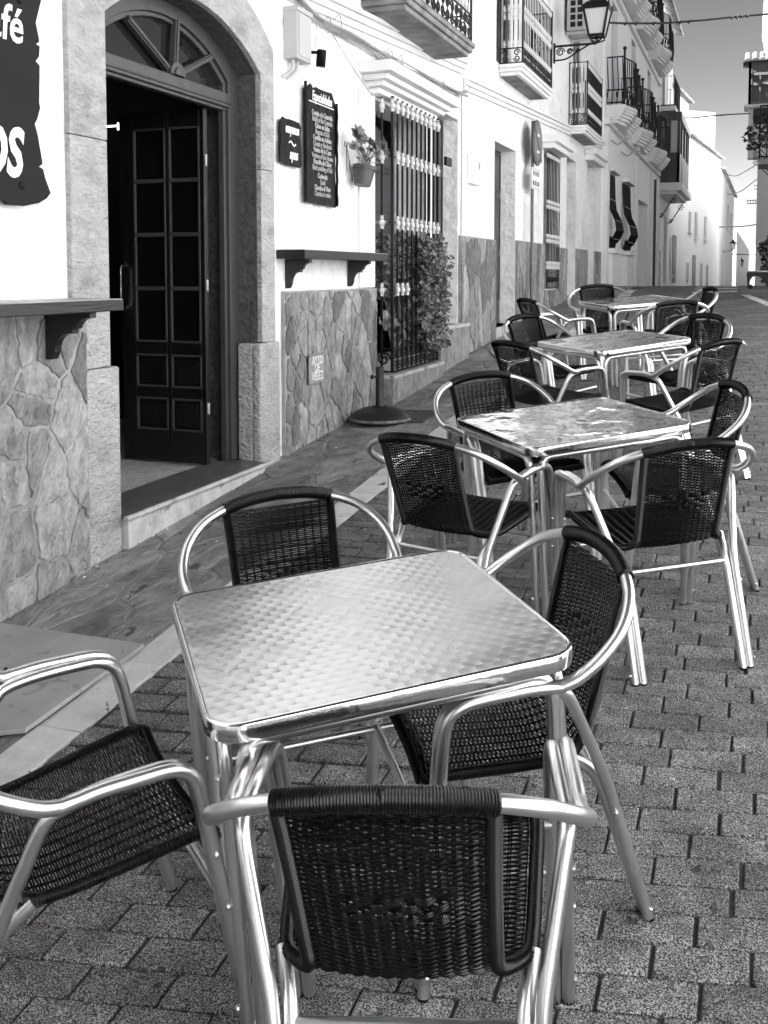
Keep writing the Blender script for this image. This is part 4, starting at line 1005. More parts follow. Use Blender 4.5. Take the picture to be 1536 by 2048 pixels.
mb=MB(); mb.box((WX,14.1,3.38),(-2.72,15.4,3.46)); mb.box((WX,14.05,3.46),(-2.66,15.45,3.56)); mb.build('window_cornice',M['trim'],t,bevel=.008); mb=MB(); mb.box((WX,17.9,3.62),(-2.75,19.4,3.72)); mb.box((WX,17.85,3.72),(-2.68,19.45,3.82)); mb.build('window_cornice',M['trim'],t,bevel=.008)
mould(t,10.0,19.88,lambda Y:3.60+.056*(Y-11.9))
for a,b,x,z in((11.50,13.36,-2.60,3.93),(16.15,17.85,-2.58,3.86)):
    slab(t,a,b,x,z,.13); railing(t,a+.05,b-.05,x-.02,WX,z+.145,1.0,.17,18,4)
louvre(t,11.4,12.15,4.08,6.1,WX-.03); louvre(t,16.6,17.4,4.0,6.0,WX-.03)
# air conditioner
a=AX(1122,62,-2.86)
t2=thing('air_conditioner','boxy pale air conditioning unit on wall brackets above the second balcony','air conditioner',(-2.75,15.9,5.4))
ya=AX(1128,50,WX).y; zb=AX(1128,62,WX).z
mb=MB(); mb.box((-2.86,ya,zb),(-2.56,ya+.75,zb+.62)); mb.build('case',M['plastic'],t2,bevel=.015)
mb=MB()
for i in range(2):
    for j in range(5): mb.box((-2.80+.11*i,ya-.004,zb+.05+.11*j),(-2.72+.11*i,ya+.001,zb+.13+.11*j))
mb.build('air_grille',M['black'],t2)
mb=MB()
for y in(ya+.08,ya+.62): mb.beam((WX,y,zb-.03),(-2.5,y,zb-.03),.04,.04); mb.beam((WX+.02,y,zb-.05),(WX+.02,y,zb+.4),.04,.04)
split_build(mb,'mounting_bracket',M['plastic'],t2)
# ---------------------------------------------------------------- no parking sign
a=AX(1076,286,-2.74)
t2=thing('road_sign','round no parking sign with small plate below, on a pole by the second house','road sign',(-2.77,a.y,g(-2.77,a.y)))
mb=MB(); mb.tube([(-2.79,a.y-.10,g(-2.79,a.y)),(-2.79,a.y-.10,a.z+.28)],.022,12); mb.build('pole',mat('painted_sign_pole',.13,.5,vary=.3,vscale=10),t2,smooth=True)
mb=MB(); mb.lathe([(.29,0),(.305,.004),(.305,.022),(.295,.024)],(-2.765,a.y,a.z),36,(1,0,0)); dd=mb.build('disc',mat('sign_disc',.06,.4),t2,smooth=True)
mb=MB(); mb.lathe([(.235,.0245),(.235,.027)],(-2.765,a.y,a.z),36,(1,0,0)); mb.build('disc_face',mat('sign_face',.14,.4),dd)
mb=MB(); d=Vector((0,.7,-.7)); c=Vector((-2.736,a.y,a.z)); mb.beam(c-d*.33,c+d*.33,.05,.004,(1,0,0)); mb.build('slash',mat('sign_slash',.05,.4),dd)
mb=MB()
for dz in(.10,-.12): mb.box((-2.737,a.y-.07,a.z+dz-.017),(-2.733,a.y+.07,a.z+dz+.017))
split_build(mb,'disc_bolt_strip',M['white'],dd)
mb=MB(); mb.box((-2.775,a.y-.24,a.z-.62),(-2.760,a.y+.24,a.z-.34)); pp=mb.build('supplementary_plate',M['white'],t2,bevel=.003)
mb=MB()
for i in range(5): mb.box((-2.7595,a.y-.20+.085*i,a.z-.44),(-2.757,a.y-.16+.085*i,a.z-.38))
for i in range(4): mb.box((-2.7595,a.y-.20+.11*i,a.z-.57),(-2.757,a.y-.14+.11*i,a.z-.51))
for q in((-.225,.225,-.605,-.60),(-.225,.225,-.36,-.355)): mb.box((-2.7595,a.y+q[0],a.z+q[2]),(-2.757,a.y+q[1],a.z+q[3]))
mb.build('plate_marks',M['black'],pp)
# ---------------------------------------------------------------- street lamps
def lamp(label,c,s,wallx,y,arm=True):
    # c = centre of lantern base, s = lantern height
    c=Vector(c); t=thing('street_lamp',label,'street lamp',(wallx,y,c.z-.1*s),group='wall mounted lantern street lamps')
    h=s; w0,w1=.20*s,.34*s
    mb=MB()
    for k in range(4):
        a=PI/4+PI/2*k; d0=Vector((math.cos(a)*w0*1.2,math.sin(a)*w0*1.2,0)); d1=Vector((math.cos(a)*w1*1.2,math.sin(a)*w1*1.2,h*.62)); mb.tube([c+d0,c+d1],.018*s/.6,5)
        for z_,w_ in((0,w0),(h*.62,w1)):
            a2=a+PI/2; mb.tube([c+Vector((math.cos(a)*w_*1.2,math.sin(a)*w_*1.2,z_)),c+Vector((math.cos(a2)*w_*1.2,math.sin(a2)*w_*1.2,z_))],.02*s/.6,5)
        mb.tube([c+Vector((math.cos(a)*w1*1.3,math.sin(a)*w1*1.3,h*.62)),c+Vector((math.cos(a)*w1*1.3,math.sin(a)*w1*1.3,h*.74))],.012*s/.6,4)
        mb.tube([c+Vector((math.cos(a)*w0,math.sin(a)*w0,0)),c+Vector((math.cos(a)*w0*1.1,math.sin(a)*w0*1.1,-.08*s)),c+Vector((0,0,-.16*s))],.012*s/.6,5)
    top=[(w1*1.05,h*.62),(w1*1.12,h*.645),(w1*.8,h*.76),(w1*.42,h*.84),(w1*.36,h*.90),(w1*.5,h*.91),(w1*.3,h*.97),(w1*.1,h*1.0),(w1*.14,h*1.03),(w1*.05,h*1.08)]
    for (r0,z0),(r1,z1) in zip(top,top[1:]):
        P=[c+Vector((math.cos(PI/4+PI/2*k)*r*1.25,math.sin(PI/4+PI/2*k)*r*1.25,z)) for r,z in((r0,z0),(r1,z1)) for k in range(4)]
        mb.add(P,[(k,(k+1)%4,4+(k+1)%4,4+k) for k in range(4)])
    mb.build('lantern_frame',M['black'],t)
    mb=MB(); P=[c+Vector((math.cos(PI/4+PI/2*k)*w*1.16,math.sin(PI/4+PI/2*k)*w*1.16,z)) for w,z in((w0,.01),(w1,h*.61)) for k in range(4)]
    mb.add(P,[(k,(k+1)%4,4+(k+1)%4,4+k) for k in range(4)]+[(3,2,1,0),(4,5,6,7)]); mb.build('lantern_glass',M['lampglass'],t)
    mb=MB(); z=c.z-.17*s; q=Vector((c.x,y,z)); w_=Vector((wallx,y,z)); k=s/.6
    mb.beam(w_,q,.025*k,.03*k); mb.tube([q,Vector((c.x,c.y,c.z))],.02*k,6); mb.tube(spline([w_+Vector((0,0,-.20*k)),w_+Vector((.18*k,0,-.19*k)),w_+Vector(((c.x-wallx)*.55,0,-.1*k)),w_+Vector(((c.x-wallx)*.85,0,0))],5),.012*k,6)
    mb.beam(w_+Vector((.012,0,.05*k)),w_+Vector((.012,0,-.24*k)),.03*k,.02*k,(0,1,0))
    for f,r_ in((.16,.065),(.38,.045),(.56,.03)): scroll(mb,w_+Vector(((c.x-wallx)*f,0,-.085*k)),(1,0,0),(0,0,1),r_*k,.010*k,1.7)
    mb.build('wall_bracket',M['black'],t); return t
c=AY(1194,72,14.87); lamp('large black lantern street lamp on a scrolled wall bracket, nearest of the lamps',c,.62,WX,14.87)
for (x,y,Y,s,wx,lab) in((1348,292,34,.68,-3.6,'black lantern lamp on the corner of the glazed bay, second nearest'),(1408,424,49,.62,-3.1,'black lantern lamp against the blank white wall, third along the street'),(1466,498,62,.55,-2.0,'small black lantern lamp low beside the far end of the street'),(1482,532,80,.60,-2.3,'tiny lantern lamp farthest away, above the end of the road')):
    c=AY(x,y,Y); lamp(lab,c,s,c.x-.95,Y)
# ---------------------------------------------------------------- THIRD HOUSE (curved balconies)
t=thing('ornate_house','tall white house with two rows of bulging balconies and bowed window cages','building',(WX,25,1.3))
H3=[(20.3,21.25,2.1,3.6,.18),(22.8,24.0,2.1,3.6,.18),(26.2,28.6,1.2,3.5,.3)]+[(y,y+.95,4.98,7.2,.12) for y in(20.8,24.2,28.0)]+[(y,y+.95,7.9,9.7,.12) for y in(20.8,24.2,28.0)]
mb=MB(); facade(mb,19.91,31.5,-.5,10.6,WX+.05,H3); body(mb,19.91,31.5,-.5,10.6,WX+.05); mb.build('wall',M['plaster_far'],t)
for h in H3: 
    mb=MB(); mb.box((WX+.05-h[4]-.02,h[0],h[2]),(WX+.05-h[4],h[1],h[3])); mb.build('window_pane' if h[2]!=1.2 else 'door',M['glass'] if h[2]!=1.2 else M['louver'],t)
for y0,y1 in((20.25,21.3),(22.75,24.05)):
    mb=MB(); n=9
    prof=[(0,3.62),(.02,3.1),(.05,2.9),(.17,2.65),(.20,2.45),(.12,2.28),(.04,2.2),(.02,2.1)]
    for i in range(n):
        y=y0+(y1-y0)*i/(n-1); mb.tube([(WX+.08+a,y,z) for a,z in prof],.014,5)
    for a,z in prof[1::2]+[prof[-1]]: mb.beam((WX+.08+a,y0,z),(WX+.08+a,y1,z),.03,.02)
    for i in range(6): scroll(mb,(WX+.14,y0+(y1-y0)*(i+.5)/6,2.25),(0,1,0),(0,0,1),.08,.014)
    mb.build('bowed_grille',M['black'],t)
    mb=MB(); mb.box((WX+.05,y0-.1,1.98),(WX+.28,y1+.1,2.08)); mb.box((WX+.05,y0,1.0),(WX+.2,y1,1.98)); mb.build('window_sill',M['trim'],t,bevel=.01); mb=MB(); mb.box((WX+.05,y0-.08,3.64),(WX+.22,y1+.08,3.74)); mb.build('window_head',M['trim'],t,bevel=.01)
def bulge(parent,Y0,Y1,z0,dp,h=.95):
    X0=WX+.05; n=14
    def out(s): return X0+dp*(.78+.22*math.sin(PI*(s*3-.5))*.5+.12*math.sin(PI*s)) if 0<s<1 else X0+dp*.74
    edge=[(out(i/n),Y0+(Y1-Y0)*i/n) for i in range(n+1)]
    mb=MB()
    for dz,k,th in((0,1,.06),(-.06,.95,.05),(-.11,.88,.055),(-.165,.80,.055),(-.22,.70,.06),(-.28,.58,.06)):
        poly=[(X0,Y0+(1-k)*.3)]+[(X0+(x-X0)*k,(y-(Y0+Y1)/2)*(1-(1-k)*.25)+(Y0+Y1)/2) for x,y in edge]+[(X0,Y1-(1-k)*.3)]
        mb.prism([(x,y,z0+dz-th) for x,y in poly],(0,0,th))
    mb.build('balcony_slab',M['trim'],parent)
    mb=MB(); E_=[(X0,Y0+.04)]+[(x-.04,y*.97+(Y0+Y1)/2*.03) for x,y in edge]+[(X0,Y1-.04)]
    for z in(z0+.05,z0+.30,z0+h): mb.tube([(x,y,z) for x,y in E_],.016,5)
    L_=[0]
    for a,b in zip(E_,E_[1:]): L_.append(L_[-1]+math.hypot(b[0]-a[0],b[1]-a[1]))
    m=int(L_[-1]/.10)
    for i in range(m+1):
        s=L_[-1]*i/m; k=max(j for j in range(len(L_)) if L_[j]<=s+1e-9); k=min(k,len(E_)-2); tt=(s-L_[k])/max(1e-9,L_[k+1]-L_[k])
        x=E_[k][0]*(1-tt)+E_[k+1][0]*tt; y=E_[k][1]*(1-tt)+E_[k+1][1]*tt
        mb.tube([(x,y,z0+.02),(x+.03,y,z0+.35),(x,y,z0+h)],.011,5)
        if i%2==0: scroll(mb,(x,y,z0+.20),(0,1,0),(0,0,1),.07,.011)
    for x,y in(E_[1],E_[-2]): mb.tube([(x,y,z0),(x,y,z0+h+.12)],.022,6); mb.ball((x,y,z0+h+.16),.04,6)
    mb.build('balcony_railing',M['black'],parent)
for a,b in((20.15,22.5),(23.5,26.2),(27.4,30.4)): bulge(t,a,b,4.95,.52)
for a,b in((21.4,24.0),(24.4,27.2),(28.0,30.9)): bulge(t,a,b,7.80,.55)
mb=MB(); 
for z,x in((4.55,.10),(7.3,.08),(10.3,.2),(10.45,.35)): mb.box((WX+.05,19.95,z),(WX+.05+x,31.4,z+.12))
for y in(19.95,25.2,29.2,31.1): mb.box((WX+.05,y,-.2),(WX+.13,y+.3,4.5))
split_build(mb,'wall_moulding',M['trim'],t,bevel=.01)
tiles(t,(WX+.45,20,10.6),(WX+.45,31.5,10.6),(1,0,0),.4,60,.1)
mb=MB(); mb.tube([(WX+.12,29.6,1),(WX+.12,29.6,4.3)],.07,8); mb.build('drain_pipe',M['reveal'],t)
for i,(y0,z0) in enumerate(((20.9,4.35),(22.6,4.3))):
    q=Vector((WX+.05,y0,z0)); t3=thing('flood_light','white floodlight arm under the curved balcony, '+('nearer' if i==0 else 'farther')+' of the two','floodlight',tuple(q),group='white floodlights under the curved balconies')
    mb=MB(); mb.tube(spline([q,q+Vector((.15,-.05,-.1)),q+Vector((.3,-.1,.02))],5),.02,6); mb.build('arm',M['plastic'],t3); mb=MB(); mb.lathe([(.03,-.03),(.06,.0),(.06,.04),(.03,.06)],q+Vector((.36,-.12,.02)),10,(.3,-.9,.1)); mb.build('head',M['plastic'],t3,smooth=True)
# ---------------------------------------------------------------- FOURTH HOUSE with enclosed bay
t=thing('bay_house','white house with a dark glazed bay standing on a balcony, beyond the curved balconies','building',(WX,38,1.3))
H4=[(32.8,33.8,7.0,8.8,.15),(32.2,32.9,1.7,3.2,.15),(34.4,35.6,1.2,3.5,.2)]
mb=MB(); facade(mb,31.51,36.9,-.5,10.0,WX+.02,H4); body(mb,31.51,36.9,-.5,10.0,WX+.02); mb.build('wall',M['plaster_far'],t)
for h in H4: mb=MB(); mb.box((WX-h[4],h[0],h[2]),(WX+.02-h[4]+.01,h[1],h[3])); mb.build('window_pane',M['glass'],t)
mb=MB(); mb.box((WX,31.8,4.15),(-2.15,36.6,4.40)); mb.box((WX,31.9,4.05),(-2.3,36.4,4.15)); mb.build('balcony_slab',M['trim'],t,bevel=.02)
mb=MB(); mb.box((WX,32.0,4.41),(-2.25,33.0,5.35)); mb.box((WX,35.6,4.41),(-2.25,36.4,5.35)); mb.box((-2.27,33,4.41),(-2.24,35.6,5.35)); mb.box((WX,31.95,6.35),(-2.2,36.45,6.6)); 
for y in(32.0,33.0,34.3,35.6,36.35): mb.box((-2.32,y,4.41),(-2.24,y+.09,6.35))
for x in(-2.9,-2.6): mb.box((x,31.98,4.41),(x+.08,32.06,6.35))
mb.build('bay_frame',M['wood_frame'],t)
mb=MB(); mb.box((WX,32.05,5.35),(-2.3,36.3,6.35)); mb.build('bay_glass',M['lampglass'],t)
mb=MB()
for y in(32.2,35.9):
    mb=MB(); mb.tube([(WX+.02,y,3.3),(-2.75,y,3.42),(-2.35,y,4.05)],.018,5); scroll(mb,(-2.45,y,3.86),(1,0,0),(0,0,1),.11,.014); scroll(mb,(WX+.12,y,3.4),(1,0,0),(0,0,1),.08,.014); mb.build('bay_bracket',M['black'],t)
mb=MB(); mb.box((WX,32.4,5.65),(-2.45,34.8,5.78)); mb.build('upper_balcony_slab',M['trim'],t)
railing(t,32.4,34.8,-2.47,WX,6.85,.95,.05,16,3,False)
mb=MB(); mb.box((WX,32.3,6.7),(-2.42,34.9,6.85)); mb.build('balcony_slab',M['trim'],t)
tiles(t,(WX+.35,31.6,10.0),(WX+.35,36.9,10.0),(1,0,0),.4,30,.1)
clad_part(31.6,32.9,2.3,t,WX+.02,.5,2,61,zb=1.0)
# ---------------------------------------------------------------- far white houses
def block(label,p,q,depth,z0,z1,z2,wins=(),name='white_house',tile=True):
    p=Vector((*p,0));q=Vector((*q,0)); d=(q-p).normalized(); n=Vector((-d.y,d.x,0)); 
    if n.x>0: n=-n
    t=thing(name,label,'building',(p.x,p.y,1.2)); B=[p,q,q+n*depth,p+n*depth]; zz=[z1,z2,z2,z1]
    mb=MB(); mb.add([b+Vector((0,0,z0)) for b in B]+[b+Vector((0,0,z)) for b,z in zip(B,zz)],[(3,2,1,0),(4,5,6,7),(0,1,5,4),(1,2,6,5),(2,3,7,6),(3,0,4,7)]); mb.build('wall',M['plaster_far'],t)
    L_=(q-p).length
    for s,w,za,zb,k in wins:
        c=p+d*(L_*s); mb=MB(); mb.prism([c-n*.02+Vector((0,0,za)),c+d*w-n*.02+Vector((0,0,za)),c+d*w-n*.02+Vector((0,0,zb)),c-n*.02+Vector((0,0,zb))],n*.01); mb.build('door' if k=='door' else 'window',M['wood_frame'] if k=='door' else M['louver'],t)
        if k!='door':
            mb=MB(); mb.prism([c-n*.02-d*.06+Vector((0,0,za-.09)),c+d*(w+.06)-n*.02+Vector((0,0,za-.09)),c+d*(w+.06)-n*.02+Vector((0,0,za)),c-n*.02-d*.06+Vector((0,0,za))],n*-.08); mb.build('window_sill',M['trim'],t)
    if tile: tiles(t,p+Vector((0,0,z1))-n*.2,q+Vector((0,0,z2))-n*.2,-n,.35,max(6,int(L_/.3)),.14,.7)
    return t
block('plain white house with a shallow tiled eave just beyond the glazed bay',(-2.95,37.0),(-2.6,41.5),6,-2,8.3,8.35,[(.22,.9,1.2,3.0,'door'),(.08,.25,1.5,2.9,'w')])
block('low white house with three narrow upper windows beside the third lamp',(-2.6,41.6),(-1.63,50),7,-2,7.1,7.0,[(.05,.5,3.3,4.1,'w'),(.22,.6,3.1,4.15,'w'),(.50,.6,3.1,4.1,'w'),(.02,.5,1.3,2.0,'w'),(.17,.8,.2,2.35,'door'),(.40,.6,.2,2.0,'w'),(.60,.4,.2,1.95,'door')])
block('tall blank white block with a weathered flat top rising above the street',(-3.34,52),(-2.0,53),9,-2,9.8,9.75,[],'white_block',tile=False)
block('narrow white house with iron-barred windows near the end of the street',(-1.9,60.2),(-1.35,70),8,-2,7.6,6.6,[(.15,1.6,1.0,2.6,'w'),(.5,.9,4.3,5.9,'w'),(.75,.8,4.2,5.5,'w')])
block('distant small white house closing the left side of the street',(-1.2,74),(-.4,92),8,-4,4.6,3.6,[(.2,1.5,1.4,2.6,'w')],tile=False)
block('distant low white garden wall across the end of the street',(-.9,95),(6,97),1,-4,1.7,1.5,[],'garden_wall',tile=False)
# ---------------------------------------------------------------- right hand house
RY=35
def RP(x,y,Y=RY): return AY(x,y,Y)
t=thing('corner_house','white corner house on the right with wooden glazed gallery and tiled roof','building',(1.5,RY+2,1.3))
xl=RP(1516,300).x; zr=RP(1490,120).z
mb=MB(); mb.box((xl,RY,-1),(xl+6,RY+8,zr)); mb.build('wall',M['plaster_far'],t)
a=RP(1496,210,RY-.9); b=RP(1540,122,RY-.9); X0=a.x
mb=MB(); z0,z1=a.z,b.z
mb.box((X0+.05,RY-.85,z0),(X0+3.2,RY-.001,z0+.10)); mb.box((X0+.05,RY-.85,z1-.25),(X0+3.2,RY-.001,z1)); 
for i in range(6): mb.box((X0+.62*i,RY-.9,z0),(X0+.62*i+.11,RY-.78,z1))
for z in(z0,z0+.62,z0+1.05,z1-.42,z1-.08): mb.box((X0+.02,RY-.88,z),(X0+3.2,RY-.80,z+.09))
for i in range(5): mb.box((X0+.62*i+.33,RY-.87,z0),(X0+.62*i+.37,RY-.81,z1))
mb.box((X0,RY-.9,z0),(X0+.08,RY,z1)); gal=mb.build('glazed_gallery',mat('grey_gallery_wood',.13,.5),t)
mb=MB(); mb.box((X0+.06,RY-.80,z0+.05),(X0+3.1,RY-.79,z1-.3)); mb.build('gallery_pane',M['glass'],gal)
mb=MB(); mb.box((X0-.12,RY-1.0,z0-.08),(X0+3.3,RY,z0)); mb.box((X0+.02,RY-.55,RP(1500,320).z),(X0+3.1,RY,z0-.08)); mb.build('gallery_base',M['plaster_far'],t)
tiles(t,(X0-.15,RY-1.05,z1+.02),(X0+3.2,RY-1.05,z1+.02),(0,-1,0),.42,15,.13,.8)
mb=MB(); mb.box((X0-.18,RY-1.02,z1+.0),(X0+3.2,RY,z1+.05)); mb.build('eaves_board',M['reveal'],t)
mb=MB(); q=RP(1506,250,RY-.56); mb.box((q.x,RY-.57,q.z),(q.x+.55,RY-.552,q.z+.72)); mb.build('lower_window',M['wood_frame'],t)
t=thing('end_wall','sunlit white building end with ragged edge at the top right corner','building',(1.5,48,1.3)); q=AY(1527,80,46)
kr=random.Random(2); mb=MB(); P=[(q.x+kr.uniform(-.05,.06),q.z+i*.5) for i in range(14)]+[(q.x+6,q.z+7),(q.x+6,q.z-8),(q.x,q.z-8)]
mb.prism([(x,46,z) for x,z in P][::-1],(0,4,0)); mb.build('wall',M['plaster_old'],t)
# plant balcony on the right
t=thing('iron_balcony','dark iron balcony with scrolled brackets projecting at the right edge, hung with plants','balcony',tuple(RP(1525,300,24)))
BY=24; q=RP(1517,318,BY); 
mb=MB(); mb.box((q.x,BY,q.z-.12),(q.x+1.6,BY+1.2,q.z)); mb.build('floor_slab',M['louver'],t)
mb=MB(); zt=RP(1517,212,BY).z
for i in range(9): mb.tube([(q.x+.02,BY+.15*i,q.z),(q.x+.02,BY+.15*i,zt)],.018,5)
for i in range(8): mb.tube([(q.x+.02+.15*i,BY,q.z),(q.x+.02+.15*i,BY,zt)],.015,5)
for z in(q.z+.05,q.z+.6,zt): mb.tube([(q.x+.02,BY+1.2,z),(q.x+.02,BY,z),(q.x+1.6,BY,z)],.02,5)
mb.build('railing',M['black'],t)
mb=MB()
for i in range(5):
    c=RP(1510,290+9*i,BY+.3*i); scroll(mb,c,(1,0,0),(0,0,1),.055,.009,1.3); mb.tube([c+Vector((.04,0,-.03)),c+Vector((.45,0,-.45))],.009,4)
mb.build('scroll_bracket',M['black'],t)
def pxbush(name,label,pts,Y,n,lr,seed,dep=.5,group=None):
    rd=random.Random(seed); P=[AY(x,y,Y) for x,y in pts]; c=sum(P,Vector())/len(P); t=thing(name,label,'plant',(c.x,Y,min(p.z for p in P)),group=group); mb=MB(); k=0; poly=[(p.x,p.z) for p in P]
    def inside(x,z):
        s=False
        for i in range(len(poly)):
            (a,b),(c_,d)=poly[i],poly[i-1]
            if (b>z)!=(d>z) and x<(c_-a)*(z-b)/(d-b)+a: s=not s
        return s
    C=[]
    while k<n:
        x=rd.uniform(min(p[0] for p in poly),max(p[0] for p in poly)); z=rd.uniform(min(p[1] for p in poly),max(p[1] for p in poly))
        if not inside(x,z): k+=.05; continue
        k+=1; c0=Vector((x,Y+rd.uniform(-dep/2,dep/2),z)); C.append(c0)
        for j in range(4):
            d=Vector((rd.uniform(-1,1),rd.uniform(-1,1),rd.uniform(-1,.6))).normalized(); s=d.cross(Vector((rd.uniform(-1,1),rd.uniform(-1,1),1))).normalized(); L_=lr*rd.uniform(.6,1.3)
            mb.add([c0,c0+d*L_*.5+s*L_*.35,c0+d*L_,c0+d*L_*.5-s*L_*.35],[(0,1,2,3)])
    mb.build('foliage',mat(name+'_leaf',.045,.5,island=.5),t)
    mb=MB(); b=max(C,key=lambda q:q.x)
    for q in rd.sample(C,min(10,len(C))): mb.tube([b,(b+q)/2+Vector((0,0,.1)),q],.012,4)
    mb.build('stem',M['stem'],t)
pxbush('trailing_plant','trailing leafy plant spilling off the iron balcony at the right edge',[(1486,272),(1492,262),(1505,250),(1515,225),(1530,215),(1545,225),(1545,300),(1520,296),(1510,298),(1498,300),(1492,285)],23.7,150,.085,3)
pxbush('climbing_plant','dark climbing plant hanging low at the right edge above the scrolled bench',[(1516,500),(1530,480),(1550,470),(1550,575),(1532,566),(1522,545),(1526,520)],20,170,.085,4)
# second balcony, further
t=thing('far_balcony','small far iron balcony with pale awning on the right beyond the gallery','balcony',tuple(AY(1520,440,45)))
q=AY(1513,452,45); mb=MB(); mb.box((q.x,45,q.z-.1),(q.x+2,46.5,q.z)); mb.build('floor_slab',M['trim'],t)
mb=MB(); zt=AY(1513,375,45).z
for i in range(12): mb.tube([(q.x+.12*i,45,q.z-.25),(q.x+.12*i,45,zt if i%3 else zt+.3)],.02,4)
for z in(q.z-.25,q.z+.3,q.z+.9,zt): mb.tube([(q.x,45,z),(q.x+1.8,45,z)],.02,4)
for i in range(5): mb.tube([(q.x+.05+.1*i,45,q.z-.3),(q.x+.35+.1*i,45.2,q.z-.75),(q.x+.6+.08*i,45.4,q.z-.95)],.016,4)
mb.build('railing',M['black'],t)
mb=MB(); mb.box((q.x+1.1,46.4,-1),(q.x+6,60,AY(1530,200,46).z)); mb.build('house_wall',M['plaster_far'],t)
# antenna
q=AY(1515,330,44); t=thing('tv_antenna','thin television aerial with crossed rods against the sky at the right','antenna',tuple(q)); mb=MB(); mb.tube([AY(1515,300,44),AY(1516,470,44)],.02,5)
for a,b in(((1492,402),(1514,400)),((1493,408),(1514,406)),((1508,371),(1532,372)),((1508,378),(1530,379))): mb.tube([AY(*a,44),AY(*b,44)],.014,4)
for x in(1496,1501,1506,1511): mb.tube([AY(x,399,44),AY(x,409,44)],.012,4)
mb.build('rods',M['black'],t)
# scrolled bench at the crest
t=thing('iron_bench','dark scrolled iron bench with arched underside at the top of the street','bench',(.05,15.7,g(0,15.7))); BYB=15.6
def bp(x,y): return AY(x,y,BYB)
pts=[(1493,543),(1532,545),(1536,545),(1545,545),(1545,575),(1533,572),(1528,562),(1520,554),(1512,552),(1505,554),(1500,561),(1499,569),(1503,574),(1500,577),(1495,575),(1494,560)]
mb=MB(); mb.prism([bp(x,y) for x,y in pts],(0,.35,0)); mb.build('frame',M['black'],t)
q=bp(1491,541); q2=bp(1530,544); mb=MB(); mb.box((q.x,BYB-.02,q2.z),(q2.x+.2,BYB+.4,q.z)); mb.build('seat',M['clad_joint'],t)
mb=MB(); c=bp(1501,574); mb.lathe([(.02,-.02),(.035,0),(.035,.3),(.02,.32)],(c.x,BYB,c.z),12,(0,1,0)); mb.build('scroll_foot',M['black'],t)
# ---------------------------------------------------------------- cables across the street
def cab(name,label,pts,rad,n=8,hang=0):
    P=spline([AY(x,y,Y) for x,y,Y in pts],n); mb=MB(); mb.tube(P,rad,5)
    rd=random.Random(len(label))
    for k in range(hang): a=P[rd.randrange(2,len(P)-2)]; mb.tube([a,a+Vector((.03,0,-.03)),a+Vector((.05,0,.02))],rad*.7,4)
    o=mb.build(name,M['cable_black'],origin=tuple(P[0])); tag(o,label,'cable',group='cables slung across the street')
cab('overhead_cable','thick black cable across the sky from the first lantern to the right edge',[(1210,45,15),(1260,47,15.5),(1330,46,16),(1400,41,16.5),(1470,34,17),(1560,26,17.5)],.017,8,10)
cab('overhead_cable','thin twisted cable from the curved balconies to the wooden gallery',[(1340,232,34),(1376,236,34),(1420,232,34),(1460,229,34),(1500,227,34)],.02,6,5)
cab('overhead_cable','thin wire sagging from the tall white block to the corner house, upper of two',[(1445,345,50),(1470,352,48),(1495,340,44),(1518,326,40)],.02)
cab('overhead_cable','thin wire sagging lower from the white houses to the corner house',[(1455,390,55),(1480,383,50),(1505,365,44),(1525,350,40)],.02)
cab('overhead_cable','level cable low across the street beside the fourth lantern',[(1409,452,55),(1435,454,54),(1480,453,50),(1515,449,45)],.03)
cab('overhead_cable','lowest level cable near the horizon at the end of the street',[(1460,508,70),(1490,509,68),(1525,508,60)],.035)
# ---------------------------------------------------------------- houses across the street (they face the café; outside the frame, reflected in tables and fanlight)
t=thing('facing_house','white house facing the café, seen only as a reflection in the fanlight','building',(4.8,4,.3))
mb=MB(); hs=[(2,3.2,4.2,6.4,.1),(5.2,6.4,4.2,6.4,.1),(8.6,9.8,4.2,6.4,.1),(1,2.4,.3,2.6,.1),(6,7.2,.9,2.6,.1),(10,11.2,.9,2.6,.1)]
m2=MB(); facade(m2,-9,14,-1,7.6,0,hs); body(m2,-9,14,-1,7.6,0)
for v in m2.v: v.x=4.8-v.x
m2.build('wall',M['plaster_far'],t)
for h in hs: mb=MB(); mb.box((4.9,h[0],h[2]),(4.93,h[1],h[3])); mb.build('window_pane',M['glass'],t)
mb=MB()
for i in range(30): mb.tube([(4.2,1.6+.18*i,3.95),(4.2,1.6+.18*i,4.95)],.012,4)
mb.beam((4.2,1.5,4.95),(4.2,6.9,4.95),.03,.03); mb.beam((4.2,1.5,3.95),(4.2,6.9,3.95),.03,.03); mb.build('balcony_railing',M['black'],t)
mb=MB(); mb.box((4.15,1.4,3.8),(4.81,7.0,3.93)); mb.build('balcony_slab',M['trim'],t)
# pale hillside behind the end of the street
mb=MB(); n=24
for i in range(n+1):
    x=-160+400*i/n
    for j,(y,z) in enumerate(((110,-6),(150,3.5+1.5*math.sin(i*.9)),(260,7+3*math.sin(i*.6+1)),(420,-5))): mb.v.append(Vector((x,y,z)))
for i in range(n):
    for j in range(3): a=i*4+j; mb.f.append((a,a+4,a+5,a+1))
struct(mb.build('hills',M['hill'],smooth=True))
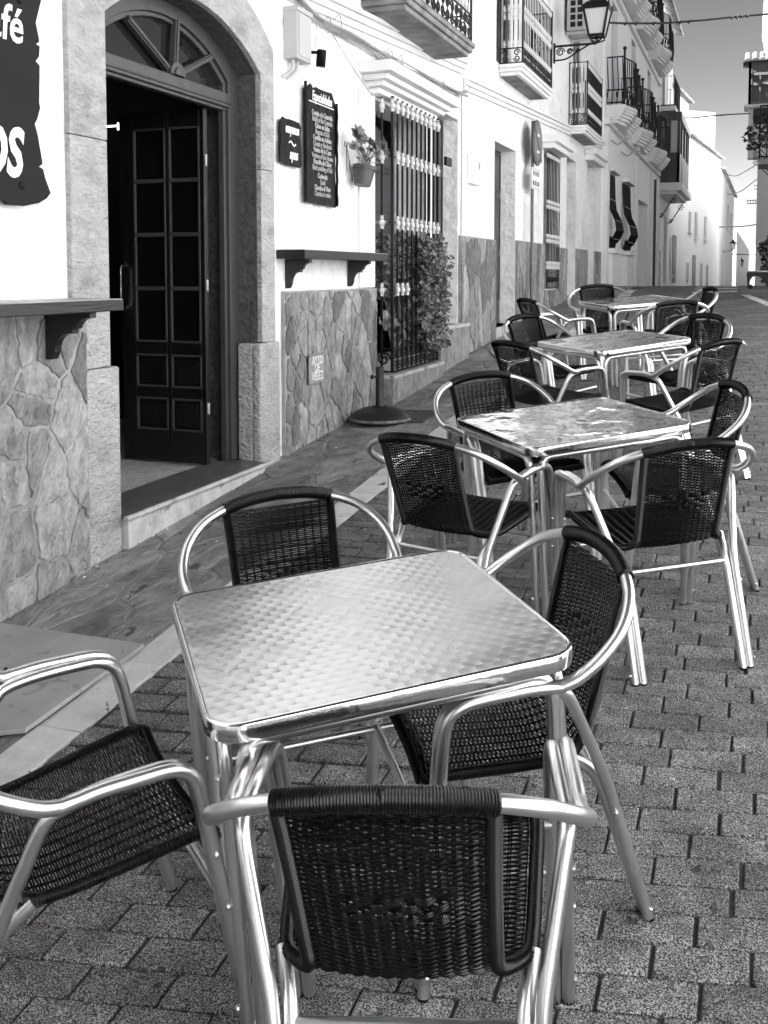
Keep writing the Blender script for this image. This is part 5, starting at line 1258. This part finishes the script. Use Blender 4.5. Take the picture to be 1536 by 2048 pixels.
# ================================================================ LIGHT, SKY, CAMERA
w=bpy.data.worlds.new('World'); scene.world=w; w.use_nodes=True; nt=w.node_tree; N=nt.nodes; L=nt.links
bg=N['Background']; sky=N.new('ShaderNodeTexSky'); sky.sky_type='NISHITA'; sky.sun_disc=False
SUN_EL=R(38); SUN_AZ_VEC=Vector((-.90,-.43,0)).normalized()   # towards the sun, from behind-left over the café roofs
sky.sun_elevation=SUN_EL; sky.sun_rotation=math.atan2(SUN_AZ_VEC.x,SUN_AZ_VEC.y)
sep=N.new('ShaderNodeSeparateColor'); L.new(sky.outputs[0],sep.inputs[0])
def ma(op,a,b):
    n=N.new('ShaderNodeMath'); n.operation=op
    for i,q in enumerate((a,b)):
        if isinstance(q,(int,float)): n.inputs[i].default_value=q
        else: L.new(q,n.inputs[i])
    return n.outputs[0]
v=ma('MAXIMUM',ma('ADD',ma('MULTIPLY',sep.outputs[0],1.35),ma('MULTIPLY',sep.outputs[2],-.35)),.02)   # black and white through a red filter: blue counts against
cb=N.new('ShaderNodeCombineColor')
for i in range(3): L.new(v,cb.inputs[i])
L.new(cb.outputs[0],bg.inputs['Color']); bg.inputs['Strength'].default_value=.052
sl=bpy.data.lights.new('sun','SUN'); sl.energy=5; sl.angle=R(.5); so=bpy.data.objects.new('sun',sl); COL.objects.link(so)
d=SUN_AZ_VEC*math.cos(SUN_EL)+Vector((0,0,math.sin(SUN_EL))); so.rotation_euler=d.to_track_quat('Z','Y').to_euler()
cd=bpy.data.cameras.new('camera'); co=bpy.data.objects.new('camera',cd); COL.objects.link(co); scene.camera=co
cd.sensor_fit='VERTICAL'; cd.sensor_height=36; cd.sensor_width=27; cd.lens=FPX/2048*36; cd.shift_y=-(1024-Y0)/2048; cd.clip_start=.05; cd.clip_end=2000
m=Matrix((Rv,Uv,-Fv)).transposed().to_4x4(); m.translation=CAM; co.matrix_world=m
scene.view_settings.view_transform='Standard'; scene.view_settings.look='None'; scene.view_settings.gamma=1; scene.view_settings.exposure=EXPO
for o in bpy.data.objects:
    if '_o' in o: del o['_o']
